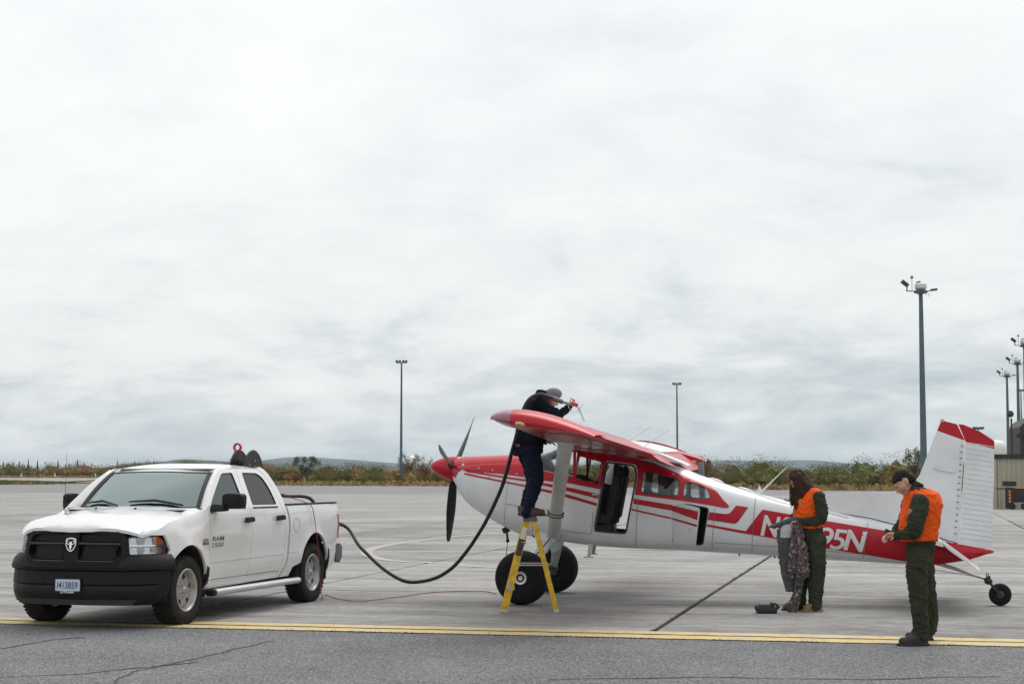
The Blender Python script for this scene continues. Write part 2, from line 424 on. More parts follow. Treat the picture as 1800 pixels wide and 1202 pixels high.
crack('mossy_crack', [(-3.38, 13.9), (-3.3, 15.17), (-2.96, 16.3), (-2.7, 17.07), (-2.5, 17.9)], .019, moss, 'mossy crack in the dark asphalt running up to the yellow line', .004, .09)
crack('asphalt_seam', [(-6.5, 14.1), (-5.0, 14.6), (-3.8, 14.95), (-2.9, 15.9)], .018, tar, 'faint dark seam in the asphalt at the lower left', .004, .06)
crack('asphalt_seam', [(-6.2, 15.9), (-5.07, 17.0), (-4.8, 18.0), (-4.5, 18.2)], .02, tar, 'thin dark crack in the asphalt in front of the truck', .004, .05)
crack('asphalt_seam', [(.3, 14.6), (1.6, 14.75), (3.0, 14.6), (4.2, 14.85)], .018, tar, 'faint dark crack in the asphalt at the bottom centre', .004, .05)
# tufts of moss and weed in the seam beside the lower yellow line
tm = MB()
for i in range(46):
    u = random.choice((random.uniform(-9, 6), random.uniform(-6.5, -1))); n = random.randint(10, 34)
    for k in range(n):
        uu = u + random.gauss(0, .16); vv = 17.95 + random.gauss(0, .018); h = random.uniform(.004, .014); a = random.uniform(0, 6.3)
        p = uv(uu, vv, .002); d = Vector((math.cos(a), math.sin(a), 0)) * .012
        tm.add([p - d, p + d, p + Vector((random.gauss(0, .01), random.gauss(0, .01), h))], [(0, 1, 2)])
tag(tm.build('seam_moss', moss, None, 0, fix=False), 'dark green moss tufts in the seam beside the yellow line', 'moss', kind='stuff')
# ---------------------------------------------------------------- vegetation
leaf_cols = {'olive': (.135, .128, .034), 'green': (.098, .112, .034), 'rust': (.185, .100, .034), 'gold': (.235, .165, .055), 'dark': (.052, .064, .032), 'twig': (.155, .118, .085)}
leaf_m = {k: mat('leaf_' + k, c, .8, var=.35, vscale=3, spec=.2) for k, c in leaf_cols.items()}
LK = list(leaf_cols)
random.seed(21)
rng = np.random.default_rng(21)
class Leaves:
    """many leaf-sized faces, kept as arrays and linked as one mesh"""
    def __init__(s): s.V = []; s.K = []
    def ball(s, c, r, n, size, k=0):
        """leaf faces spread through an uneven ball"""
        d = rng.normal(size=(n, 3)); d /= np.linalg.norm(d, axis=1)[:, None]; ph = rng.uniform(0, 6.3, 6)
        lump = 1 + .13 * np.sin(d[:, 0] * 4.3 + ph[0]) + .11 * np.sin(d[:, 2] * 6.1 + d[:, 1] * 3.3 + ph[1]) + .09 * np.sin(d[:, 1] * 7.7 + ph[2])
        p = np.array(c) + d * np.array(r) * (rng.random(n) ** .4 * lump)[:, None]; p = p[p[:, 2] > .02]; n = len(p)
        a = rng.normal(size=(n, 3)); a /= np.linalg.norm(a, axis=1)[:, None]; b = np.cross(a, rng.normal(size=(n, 3))); b /= np.linalg.norm(b, axis=1)[:, None]
        q = (size * rng.uniform(.6, 1.4, n))[:, None]; a = a * q; b = b * q * .55
        s.V.append(np.stack([p - a - b, p + a * .9 - b * .8, p + a * .8 + b, p - a * .7 + b * 1.1], 1).reshape(-1, 3)); s.K.append(np.full(n, k, dtype=np.int32)); return s
    def build(s, name, mats, parent=None, extra=None):
        v = np.concatenate(s.V); k = np.concatenate(s.K); n = len(v) // 4; me = bpy.data.meshes.new(name)
        me.vertices.add(len(v)); me.vertices.foreach_set('co', v.ravel()); me.loops.add(len(v)); me.loops.foreach_set('vertex_index', np.arange(len(v), dtype=np.int32))
        me.polygons.add(n); me.polygons.foreach_set('loop_start', np.arange(0, len(v), 4, dtype=np.int32)); me.polygons.foreach_set('loop_total', np.full(n, 4, dtype=np.int32))
        for m in mats: me.materials.append(m)
        me.polygons.foreach_set('material_index', k); me.update(calc_edges=True); me.validate()
        return link(name, me, parent)
def bush_core(mb, c, r, k):
    n, m = 9, 6; ph = random.uniform(0, 90); vs = []; fs = []; mb.mat(k)
    for i in range(m + 1):
        th = math.pi * i / m
        for j in range(n):
            a = math.tau * j / n; d = Vector((math.sin(th) * math.cos(a), math.sin(th) * math.sin(a), math.cos(th))); q = .82 + .5 * noise.noise(d * 1.9 + Vector((ph, 0, 0)))
            vs.append((c[0] + d.x * r[0] * q, c[1] + d.y * r[1] * q, c[2] + d.z * r[2] * q))
    for i in range(m):
        for j in range(n): fs.append((i * n + j, (i + 1) * n + j, (i + 1) * n + (j + 1) % n, i * n + (j + 1) % n))
    mb.add(vs, fs)
def spline(P, t):
    n = len(P) - 1; f = t * n; i = min(n - 1, int(f)); q = f - i
    return (P[i][0] + (P[i + 1][0] - P[i][0]) * q, P[i][1] + (P[i + 1][1] - P[i][1]) * q)
EDGE = [(-150, 350), (-118, 340), (-98, 336), (-78, 331), (-58, 285), (-42, 215), (-28, 186), (-15, 181), (0, 176), (12, 166), (20, 150), (28, 142), (42, 140), (60, 138), (85, 136)]
EL_ = [0]
for a, b in zip(EDGE, EDGE[1:]): EL_.append(EL_[-1] + math.dist(a, b))
def along(d):
    for i in range(len(EDGE) - 1):
        if d <= EL_[i + 1]:
            q = (d - EL_[i]) / (EL_[i + 1] - EL_[i]); return EDGE[i][0] + (EDGE[i + 1][0] - EDGE[i][0]) * q, EDGE[i][1] + (EDGE[i + 1][1] - EDGE[i][1]) * q
    return EDGE[-1]
thick = MB(); leafy = Leaves(); d = 0
while d < EL_[-1]:
    x0, y0 = along(d); far = y0 > 300
    for row in range(4):
        x = x0 + random.uniform(-1, 1); y = y0 + 3.5 + row * (5 if far else 3.2) + random.uniform(-1.2, 1.2)
        tall = 1.55 + .42 * noise.noise(Vector((x * .13, y * .1, 4))) + .28 * row + (.35 if far else 0)
        h = tall * random.uniform(.75, 1.2); w_ = h * random.uniform(.55, .95)
        cn = noise.noise(Vector((x * .10, y * .10, 9))) + random.gauss(0, .22)
        if row == 0: k = random.choice(('gold', 'olive', 'rust', 'olive'))
        elif cn > .22: k = random.choice(('rust', 'rust', 'twig', 'gold'))
        elif cn < -.25: k = random.choice(('dark', 'green'))
        else: k = random.choice(('olive', 'olive', 'green', 'rust'))
        bush_core(thick, (x, y, h * .45), (w_ * .6, w_ * .6, h * .40), LK.index(k))
        leafy.ball((x, y, h * .55), (w_, w_, h * .55), 300 if far else 780, .042 if not far else .075, LK.index(k))
        leafy.ball((x, y, h * .84), (w_ * .75, w_ * .75, h * .24), 60 if far else 130, .036 if not far else .06, LK.index(random.choice((k, k, k, 'twig', 'olive'))))
    d += 2.3 if far else 1.75
tk = tag(leafy.build('shrub_thicket', [leaf_m[k] for k in LK]), 'long thicket of autumn coloured shrubs beyond the apron', 'thicket', kind='stuff')
tag(thick.build('shrub_cores', [leaf_m[k] for k in LK], tk, 0, fix=False), kind='stuff')  # opaque inner blobs that fill the bushes behind their leaf faces
# dry grass verge in front of the thicket, and the green island on the far left
gm_ = [mat('dry_grass', (.33, .235, .095), .9, var=.35, vscale=.8), mat('brown_grass', (.19, .125, .05), .9, var=.35, vscale=.8), mat('green_grass', (.105, .105, .035), .9, var=.4, vscale=.6)]
vg = MB(); d = 0
while d < EL_[-1]:
    x0, y0 = along(d)
    for _ in range(34):
        x = x0 + random.uniform(-.6, .6); y = y0 + random.uniform(-7, 5); h = random.uniform(.15, .55) * (1 if y > y0 - 4 else .5); a = random.uniform(0, math.pi); w_ = random.uniform(.10, .3)
        dx, dy = math.cos(a) * w_, math.sin(a) * w_; vg.mat(0 if random.random() < .66 else 1)
        vg.add([(x - dx, y - dy, -.14), (x + dx, y + dy, -.14), (x + dx * .5 + random.gauss(0, .08), y + dy * .5, h), (x - dx * .6, y - dy * .6, h * random.uniform(.6, 1.1))], [(0, 1, 2, 3)])
    d += .8
tag(vg.build('dry_grass', gm_, None, 0, fix=False), 'tawny dry grass verge along the foot of the shrubs', 'grass', kind='stuff')
isl = MB()
for _ in range(9000):
    t = random.random(); y = random.uniform(188, 232); xr = lut([(188, -52), (205, -50), (220, -58), (232, -66)], y); x = xr - random.random() * 60
    h = random.uniform(.08, .3) * (1.5 if x < xr - 14 and y > 212 else 1) * min(1, .25 + (xr - x) / 6); a = random.uniform(0, math.pi); w_ = random.uniform(.15, .5); dx, dy = math.cos(a) * w_, math.sin(a) * w_; isl.mat(2 if random.random() < .7 else 0)
    isl.add([(x - dx, y - dy, -.1), (x + dx, y + dy, -.1), (x + dx * .6, y + dy * .6, h), (x - dx * .6, y - dy * .6, h)], [(0, 1, 2, 3)])
isl.mat(2).add([(-112, 188, -.02), (-52, 188, -.02), (-50, 205, -.02), (-58, 220, -.02), (-66, 232, -.02), (-120, 234, -.02)], [tuple(range(6))])
tag(isl.build('grass_island', gm_, None, 0, fix=False), 'low green grass island on the far left of the airfield', 'grass', kind='stuff')
# spruces standing above the thicket, each its own tree
bark = mat('bark', (.06, .045, .035), .9, var=.3)
def spruce(x, y, h, i):
    t = empty('spruce_tree', (x, y, -.1))
    MB().tube([(0, 0, 0), (0, 0, h * .5), (0, 0, h)], [h * .03, h * .018, .01], 6).build('trunk', bark, t, 60)
    cr = MB(); n = int(46 + h * 14)
    for k in range(n):
        f = (k + .5) / n; z = h * (.10 + .9 * f); r = h * .11 * (1 - f) ** .8 * random.uniform(.55, 1.15) + .04; a = random.uniform(0, math.tau); dx, dy = math.cos(a), math.sin(a); s = .07 + .07 * (1 - f)
        p = Vector((dx * r, dy * r, z - r * .35)); q = Vector((0, 0, z)); sd = Vector((-dy, dx, 0)) * s * h * .22
        cr.add([q - sd * .4, q + sd * .4, p + sd, p - sd], [(0, 1, 2, 3)]); cr.add([q + Vector((0, 0, .1)), q - Vector((0, 0, .12)), p - Vector((0, 0, .15)), p + Vector((0, 0, .05))], [(0, 1, 2, 3)])
    cr.build('crown', mat('spruce_needles', (.016, .026, .018), .85, var=.3), t, 0, fix=False)
    return t
sp_px = [(8, 803), (25, 806), (36, 810), (52, 805), (68, 804), (104, 807), (117, 807), (123, 809), (138, 806), (150, 810), (163, 809), (208, 803), (213, 804), (219, 809), (233, 807), (238, 803), (246, 809), (252, 807), (271, 808), (276, 808), (320, 811), (333, 811)]
def ordinal(i): return ['first', 'second', 'third', 'fourth', 'fifth', 'sixth', 'seventh', 'eighth', 'ninth', 'tenth', 'eleventh', 'twelfth', 'thirteenth', 'fourteenth', 'fifteenth', 'sixteenth', 'seventeenth', 'eighteenth', 'nineteenth', 'twentieth', 'twenty-first', 'twenty-second'][i]
for i, (bear, top) in enumerate(sp_px):           # bearings and heights surveyed against the skyline
    y = 362 + 9 * (i % 4); x = (bear - 900) / 3000 * y; h = 1.78 + (823 - top) / 3000 * y * random.uniform(.45, 1.05)
    tag(spruce(x, y, h, i), '%s dark spruce from the left on the skyline behind the truck' % ordinal(i), 'spruce tree', 'spruces on the left skyline')
def loose_tree(x, y, h, w_, k, n, label, twigs=14):
    t = empty('broadleaf_tree', (x, y, -.1)); tr = MB(); tips = []
    tr.tube([(0, 0, 0), (.05, 0, h * .35), (-.03, 0, h * .6)], [.07, .05, .03], 6)
    for i in range(twigs):
        a = random.uniform(0, math.tau); z0 = h * random.uniform(.15, .6); r = w_ * random.uniform(.4, 1); z1 = min(h, z0 + h * random.uniform(.25, .5)); tip = (math.cos(a) * r, math.sin(a) * r, z1)
        tr.tube([(0, 0, z0), (math.cos(a) * r * .5, math.sin(a) * r * .5, (z0 + z1) / 2 + .1), tip], [.03, .018, .006], 5); tips.append(tip)
    tr.build('trunk', bark, t, 60); cr = Leaves()
    for tp in tips: cr.ball(tp, (w_ * .28, w_ * .28, h * .13), n * 5, .045)
    cr.ball((0, 0, h * .5), (w_ * .6, w_ * .6, h * .3), n * 14, .05)
    cr.build('crown', [leaf_m[k]], t)
    return tag(t, label, 'tree')
loose_tree(33.6, 143, 3.2, 1.1, 'olive', 26, 'tall leafy willow beside the nearest light mast left of the tail fin', 20)
loose_tree(16.8, 150, 2.75, .95, 'rust', 26, 'small rusty tree showing just behind the wing trailing edge')
loose_tree(-11.0, 184, 3.2, 1.2, 'twig', 10, 'sparse bare-topped tree left of the slim middle light mast', 22)
loose_tree(38.5, 146, 2.9, 1.0, 'olive', 22, 'leafy willow just left of the tail fin behind the mast')
loose_tree(-9.3, 186, 3.0, 1.0, 'rust', 10, 'sparse rusty treetop above the shrubs left of the middle mast', 18)
loose_tree(-5.2, 184, 2.75, 1.0, 'dark', 34, 'dark tree standing before the white radome ball')
loose_tree(-22.5, 188, 2.9, 1.5, 'dark', 40, 'dark rounded tree on the skyline right of the truck cab')
# ---------------------------------------------------------------- far hills, seen through the air
hill_m = mat('hill_forest', (.030, .042, .028), .95, var=.3, vscale=.002)
def hill(name, y, prof, depth, seed):
    """a ridge: bearings and skyline heights along a front, sloping down to both sides"""
    mb = MB(); xs = []; n = 90; a0, a1 = prof[0][0], prof[-1][0]; rows = []
    for j, (dy, k) in enumerate(((-depth, 0), (-depth * .55, .45), (-depth * .2, .85), (0, 1), (depth * .4, .8), (depth, 0))):
        row = []
        for i in range(n + 1):
            b = a0 + (a1 - a0) * i / n; px_ = lut(prof, b); h = max(0, 1.78 + (823 - px_) / 3000 * y)
            x = (b - 900) / 3000 * y; nn = 1 + .06 * noise.noise(Vector((x * .004, j * 1.3, seed))) + .025 * noise.noise(Vector((x * .02, j * 2.3, seed)))
            row.append((x, y + dy, -2 + (h + 2) * k * nn))
        rows.append(row)
    vs = [p for r in rows for p in r]; m = n + 1
    fs = [(j * m + i, j * m + i + 1, (j + 1) * m + i + 1, (j + 1) * m + i) for j in range(len(rows) - 1) for i in range(n)]
    return tag(mb.add(vs, fs).build(name, hill_m, None, 60), kind='structure')
hill('hills', 3000, [(150, 826), (230, 819), (270, 812), (295, 811), (310, 808), (330, 807), (345, 808), (375, 809), (400, 811), (450, 815), (560, 818), (640, 824), (700, 828)], 420, 1)
hill('hills', 5400, [(350, 828), (430, 815), (470, 808), (510, 803), (545, 803), (590, 806), (640, 809), (690, 813), (800, 817), (900, 820), (1000, 817), (1120, 814), (1200, 812), (1260, 809), (1300, 809), (1350, 810), (1400, 808), (1440, 809), (1500, 815), (1600, 818), (1750, 815), (1900, 822)], 600, 2)
# ---------------------------------------------------------------- radome and light masts
rd_ = empty('radome', (-14.6, 250, 0), 0, 'white radome ball rising behind the shrubs right of the middle mast', 'radome')
MB().ell((0, 0, 2.7), (.95, .95, .95), 24, 16).build('dome', mat('radome_white', (.75, .77, .78), .5, var=.04), rd_, 60)
MB().lathe([(.75, -.14), (.75, 1.9), (.6, 2.0)], 20).build('drum_base', mat('radome_base', (.5, .5, .5), .6), rd_, 40)
mast_m = mat('mast_blue_grey', (.075, .115, .145), .55, metal=.2, var=.2, vscale=1.5)
lamp_dark = mat('floodlight_dark', (.03, .035, .04), .5); drum_w = mat('drum_white', (.55, .57, .58), .5)
beac = mat('beacon_red', (.55, .02, .04), .3, coat=.5)
def mast(H, ring=True):
    t = empty('light_mast')
    MB().tube([(0, 0, -.1), (0, 0, H * .5), (0, 0, H)], [.235 * (1 if ring else .68), .185 * (1 if ring else .68), .125 * (1 if ring else .7)], 12).build('pole', mast_m, t, 60)
    MB().lathe([(.36, -.1), (.36, .12), (.27, .14), (.27, .2)], 12).build('base_plate', mast_m, t, 40)
    if ring:
        MB().lathe([(.15, H - .22), (.42, H - .16), (.44, H - .02), (.40, H), (.15, H)], 16).build('head_frame', mast_m, t, 40)
        MB().lathe([(.2, H + .0), (.38, H + .14), (.38, H + .17), (.36, H + .40), (.30, H + .43), (.02, H + .44)], 20).build('winch_drum', drum_w, t, 40)
        a1 = MB().bar((-.40, 0, H - .06), (-.92, 0, H - .02), .06).build('arm', mast_m, t)
        MB().bar((-.88, 0, H - .03), (-.86, 0, H + .28), .07).box((-1.0, 0, H + .45), (.50, .34, .20), Matrix.Rotation(R(38), 3, 'Y')).build('floodlight', lamp_dark, a1)
        a2 = MB().bar((.40, 0, H - .06), (.76, 0, H + .03), .06).build('arm', mast_m, t)
        MB().box((.84, 0, H + .05), (.38, .34, .12), Matrix.Rotation(R(-6), 3, 'Y')).build('floodlight', lamp_dark, a2)
        a3 = MB().bar((0, -.4, H - .06), (-.05, -.62, H + .0), .05).build('arm', mast_m, t)
        MB().box((-.12, .1, H + .55), (.26, .2, .08), Matrix.Rotation(R(-12), 3, 'Y')).build('floodlight', lamp_dark, a3)
        b = MB().tube([(-.55, 0, H - .04), (-.55, 0, H + .78)], .018, 6).build('beacon_rod', mast_m, t, 60)
        MB().lathe([(.06, H + .76), (.10, H + .80), (.10, H + .86), (.06, H + .94), (.01, H + .95)], 12, c=(-.55, 0, 0)).build('obstruction_light', beac, b, 50)
        for (x, z) in ((-.3, .3), (-.15, .45), (.2, .25), (.38, .4)): MB().tube([(x, -.3, H - .2), (x + .05, -.3, H - .2 - z * .6), (x + .12, -.3, H - .25)], .012, 5).build('cable_loop', lamp_dark, t, 60)
    else:
        MB().bar((-.55, 0, H - .05), (.55, 0, H - .05), .07).build('crossarm', mast_m, t)
        for x in (-.5, -.18, .2, .5): MB().box((x, -.06, H + .12), (.26, .22, .24), Matrix.Rotation(R(20 if x < 0 else -20), 3, 'Y')).build('floodlight', lamp_dark, t)
    return t
def place(x_b, y): return ((x_b - 900) / 3000 * y, y, 0)
m1 = mast(13.05); g_ = 'high light masts round the apron'
spots = [(1622, 108, 13.05, 'nearest tall light mast rising directly behind the tail fin'), (1771, 208, 13.05, 'ringed light mast, leftmost of the cluster over the beige shed'),
         (1790, 183, 13.05, 'ringed light mast, taller one in the middle of the right-edge cluster'), (1803, 156, 13.05, 'ringed light mast cut by the right edge, highest of its cluster')]
for i, (b_, y, h, lab) in enumerate(spots):
    o = m1 if i == 0 else copy_tree(m1); o.location = place(b_, y); tag(o, lab, 'light mast', g_)
m2 = mast(13.1, False)
for i, (b_, y, lab) in enumerate([(705.5, 183, 'slim blue-grey light mast standing alone between truck and propeller'), (1190, 231, 'slim light mast rising behind the aeroplane wing'), (1795, 250, 'distant floodlight mast with two lamp heads at the right edge')]):
    o = m2 if i == 0 else copy_tree(m2); o.location = place(b_, y); tag(o, lab, 'light mast', 'slim floodlight masts')
o = empty('lamp_post', place(1719, 300)); MB().tube([(0, 0, 0), (0, 0, 8.8)], [.09, .06], 8).build('pole', mast_m, o, 60)
MB().bar((-.8, 0, 8.6), (.8, 0, 8.6), .07).build('crossarm', mast_m, o)
for x in (-.75, -.3, .3, .75): MB().box((x, 0, 8.85), (.5, .3, .36), Matrix.Rotation(R(15 if x < 0 else -15), 3, 'Y')).build('floodlight', lamp_dark, o)
tag(o, 'short twin-armed lamp post just above the red rudder cap', 'lamp post')
# white marker cones far left
for i, (b_, py) in enumerate([(40.5, 838.5), (99, 838), (170, 838.5), (185, 838.5)]):
    y = 330; mk = MB().lathe([(.16, -.02), (.14, .3), (.10, .75), (.02, .8)], 10).build('edge_marker', mat('marker_white', (.7, .68, .6), .6), None, 40, loc=place(b_, y))
    tag(mk, '%s pale edge marker from the left along the far runway' % ('first', 'second', 'third', 'fourth')[i], 'edge marker', 'runway edge markers')
# ---------------------------------------------------------------- beige shed and dark terminal at the right edge
clad = mat('beige_cladding', (.40, .365, .29), .7, var=.12, vscale=1.2); fasc = mat('brown_fascia', (.028, .022, .020), .7, var=.2)
sx0, sy0 = 21.4, 76.5
shed = empty('beige_shed', (sx0, sy0, 0), R(-13), 'long beige ribbed metal shed with a dark flat fascia at the right edge', 'shed')
for i in range(60):
    x = .11 + i * .22
    MB().prism([(x - .11, 0), (x - .06, 0), (x - .035, -.045), (x + .035, -.045), (x + .06, 0), (x + .11, 0)] + [(x + .11, .05), (x - .11, .05)], .0, 2.22, 'z').build('cladding_rib', clad, shed, 0)
MB().box((6.6, 4.1, 1.11), (13.2, 8.0, 2.2)).build('wall', clad, shed)
MB().box((6.6, 4.0, 2.31), (13.5, 8.3, .20)).build('fascia', fasc, shed)
MB().box((.12, -.03, 1.10), (.24, .12, 2.21)).build('corner_trim', clad, shed)
pipe = empty('bollard_pipe', (23.35, 75.1, 0), 0, 'pale concrete-footed pipe bollard in front of the beige shed', 'bollard')
MB().tube([(0, 0, .25), (0, 0, 1.42)], .15, 14).build('pipe', mat('pale_pipe', (.5, .46, .38), .7, var=.1), pipe, 40)
MB().box((.25, 0, .14), (1.3, .8, .28)).build('footing', mat('dark_concrete', (.12, .115, .11), .9, var=.2), pipe, bevel=.03)
cart = empty('ground_cart', (21.55, 74.6, 0), R(-8), 'dark equipment cart with orange marks parked against the beige shed', 'equipment cart')
dk = mat('cart_brown', (.018, .014, .013), .6, var=.2)
MB().box((.45, .2, .62), (.62, .6, .62)).build('body', dk, cart, bevel=.02)
MB().box((.1, 0, 1.12), (.55, .5, .22)).build('upper_box', dk, cart, bevel=.02)
MB().box((.08, -.2, .5), (.36, .10, .92)).build('front_panel', dk, cart, bevel=.01)
MB().box((-.2, 0, .9), (.5, .2, .05)).build('tow_bar', dk, cart)
om = mat('orange_mark', (.75, .30, .03), .6)
for k in range(4): MB().box((.08, -.258, .78 - k * .14), (.07, .01, .09), Matrix.Rotation(R(15), 3, 'Y')).build('orange_mark', om, cart)
MB().box((.45, -.11, .93), (.5, .03, .03)).build('orange_strip', om, cart)
for x in (.2, .7): MB().lathe([(.02, -.06), (.14, -.06), (.14, .06), (.02, .06)], 16, 'y', (x, -.1, .14)).build('wheel', dk, cart)
tank = empty('roof_tank', (29.35, 106, 0), 0, 'white rounded storage tank showing above the beige shed roof', 'tank')
MB().lathe([(.02, -1.2), (.55, -1.15), (.68, -.9), (.68, .9), (.55, 1.15), (.02, 1.2)], 24, 'x', (0, 0, 2.85)).build('vessel', mat('tank_white', (.62, .61, .57), .5, var=.08), tank, 50)
for x in (-.7, .7): MB().box((x, 0, 1.15), (.2, 1.0, 2.3)).build('saddle', drum_w, tank)
term = empty('terminal', (41.1, 133, 0), R(-10), 'dark angular terminal structure with pale panels at the right edge', 'terminal building')
dwall = mat('terminal_dark', (.035, .030, .028), .7, var=.3, vscale=1); dpale = mat('terminal_pale', (.42, .38, .29), .7, var=.1)
MB().prism([(-1.5, 0), (-1.5, 5.0), (-.9, 5.6), (.2, 6.1), (1.5, 7.2), (14, 8.2), (14, 0)], 0, 9).build('wall', dwall, term)
MB().prism([(-1.8, 4.45), (3.0, 5.6), (14, 6.2), (14, 5.9), (3.0, 5.2), (-1.8, 4.15)], -.25, -.02).build('cornice', fasc, term)
for i, (a, b, c_) in enumerate(((-1.2, .0, 3.3), (.9, 2.4, 3.2), (4.2, 5.8, 3.0))):
    MB().prism([(a, c_), (b, c_ - .9), (b, c_ + .9)], -.2, -.02).build('pale_panel', dpale, term)
for z in (1.0, 1.9, 3.9): MB().box((6, -.06, z), (12, .08, .08)).build('rail', fasc, term)
dsh = empty('dish_post', (38.3, 131, 0), 0, 'small round floodlight on a post beside the dark terminal', 'floodlight post')
MB().tube([(0, 0, 0), (0, 0, 5.6)], .07, 8).build('post', fasc, dsh, 60)
MB().ell((-.06, 0, 5.95), (.27, .2, .27), 14, 10).build('lamp_head', lamp_dark, dsh, 60)
# ================================================================ AEROPLANE
F_TOP = [(-1.2, 1.905), (-1.13, 1.93), (-.9, 1.945), (-.37, 1.965), (.03, 1.975), (.2, 2.02), (.45, 2.13), (.6, 2.15), (.95, 2.13), (1.5, 2.0), (1.84, 1.85),
         (2.23, 1.69), (2.69, 1.535), (3.07, 1.43), (3.52, 1.31), (3.97, 1.215), (4.85, 1.03), (5.58, .80), (6.05, .715)]
F_BOT = [(-1.2, 1.64), (-1.13, 1.50), (-1.06, 1.39), (-.94, 1.25), (-.62, 1.06), (-.41, .95), (-.05, .865), (.23, .805), (.78, .735), (1.21, .708),
         (1.99, .683), (2.76, .637), (3.89, .573), (4.81, .530), (5.28, .512), (5.72, .58), (6.05, .69)]
F_HW = [(-1.2, .16), (-1.13, .30), (-1.0, .40), (-.8, .455), (-.4, .50), (0, .53), (.6, .55), (1.4, .55), (2.0, .51), (2.7, .42), (3.5, .32), (4.5, .205), (5.3, .12), (6.05, .03)]
F_N = [(-1.2, 2.0), (-.9, 2.5), (-.2, 3.2), (.4, 4.5), (1.6, 4.5), (2.4, 3.2), (4, 2.6), (6.05, 2.2)]
def fus_sec(s):
    t = slut(F_TOP, s, .06); b = slut(F_BOT, s, .06)
    return t, b, slut(F_HW, s), slut(F_N, s)
def fus_w(s, z):
    t, b, hw, n = fus_sec(s)
    m = (t + b) / 2; hh = (t - b) / 2
    q = min(.995, abs((z - m) / hh))
    return hw * (1 - q ** n) ** (1 / n)
red = mat('red_paint', (.43, .002, .015), .34, coat=.12, spec=.35, var=.12, vscale=2.5, rvar=.06)
white = mat('aircraft_white', (.68, .70, .72), .35, coat=.35, var=.09, vscale=2.2, rvar=.08)
bare = mat('grey_metal', (.50, .50, .485), .42, metal=.15, var=.15, vscale=8, rvar=.1)
steel = mat('polished_steel', (.55, .55, .56), .25, metal=.9, var=.1, vscale=9)
black_rub = mat('rubber', (.010, .010, .011), .8, spec=.2, var=.35, vscale=14, bump=.25, bscale=50)
matt_black = mat('matt_black', (.012, .012, .014), .5, var=.3, vscale=10)
dark_trim = mat('dark_trim', (.045, .047, .05), .6, var=.2)
interior = mat('cabin_lining', (.055, .055, .058), .8, var=.3, vscale=5)
seat_cloth = mat('seat_cloth', (.03, .03, .034), .85, var=.3, vscale=9, bump=.3, bscale=60)
perspex = glass_mat('perspex', (.86, .9, .9), 1.45)
wing_under = mat('wing_red_dark', (.30, .02, .03), .34, coat=.3, var=.3, vscale=2.2, rvar=.12, spec=.6)  # darker, more varied red for the panels under the wing

plane = empty('light_aeroplane', (.366, 23.68, 0), R(-12), 'red and white high-wing tailwheel aeroplane with big black tyres', 'aeroplane')
def fpt(s, ang):
    t, b, hw, n = fus_sec(s); m = (t + b) / 2; hh = (t - b) / 2
    c, d = math.cos(ang), math.sin(ang)
    return Vector((s, math.copysign(abs(c) ** (2 / n), c) * hw, m + math.copysign(abs(d) ** (2 / n), d) * hh))
def fside(sign):
    return lambda s, z, off: (s, sign * (fus_w(s, z) + off), z)
near_f, far_f = fside(-1), fside(1)

# ---- hull: a lofted solid, hollowed for the cabin, with windows, doors and hatch cut through
st = [-1.16, -1.13, -1.1, -1.06, -1.0, -.92, -.82, -.7] + [-.55 + .1 * i for i in range(0, 30)] + [2.45 + .1 * i for i in range(36)] + [6.05]
NA = 96
rings = [[fpt(s, math.tau * k / NA) for k in range(NA)] for s in st]
hull = MB().rings(rings).build('fuselage_shell', white, None)
def inner(s, ang, d=.035):
    p = fpt(s, ang); t, b, hw, n = fus_sec(s); c = Vector((s, 0, (t + b) / 2)); v = p - c
    return c + v * max(.1, 1 - d / max(.2, v.length)) + Vector((0, 0, .02))
cav = MB().rings([[inner(s, math.tau * k / NA) for k in range(NA)] for s in [.14 + .1 * i for i in range(28)]]).build('cavity', white, None)
WS = [(.06, 2.2), (.5, 2.2), (.52, 2.06), (.63, 1.99), (.615, 1.685), (.41, 1.70), (.16, 1.76), (.06, 1.965)]
W_DOORWIN = round_poly([(.665, 1.955), (.985, 1.868), (.945, 1.545), (.60, 1.645)], .04)
W_DOOR = round_poly([(1.035, 1.875), (1.43, 1.825), (1.45, 1.66), (1.30, .90), (.855, .935), (.935, 1.347)], [.05, .09, .05, .06, .05, .3])
W_REAR = round_poly([(1.531, 1.757), (2.017, 1.636), (1.991, 1.396), (1.494, 1.455)], .06)
W_AFT = round_poly([(2.063, 1.606), (2.246, 1.583), (2.389, 1.501), (2.418, 1.370), (2.051, 1.381)], [.05, .1, .1, .05, .05])
W_HATCH = round_poly([(1.92, 1.27), (2.08, 1.32), (2.40, 1.262), (2.31, .76), (1.905, .78)], .05)
def cutter(polys, a=-1., b=1.):
    mb = MB()
    for q in polys: mb.prism(q, a, b)
    return mb.build('cutter', white, None)
cut1 = cutter([WS, W_DOORWIN, W_DOOR, W_REAR, W_AFT]); cut2 = cutter([W_HATCH], -1., -.15)
for c_ in (cav, cut1, cut2):
    md = hull.modifiers.new('cut', 'BOOLEAN'); md.operation = 'DIFFERENCE'; md.solver = 'EXACT'; md.object = c_; md.use_self = True
dg = bpy.context.evaluated_depsgraph_get()
me = bpy.data.meshes.new_from_object(hull.evaluated_get(dg))
for o in (hull, cav, cut1, cut2): bpy.data.objects.remove(o)
me.materials.clear(); me.materials.append(white); me.materials.append(interior); me.materials.append(red)
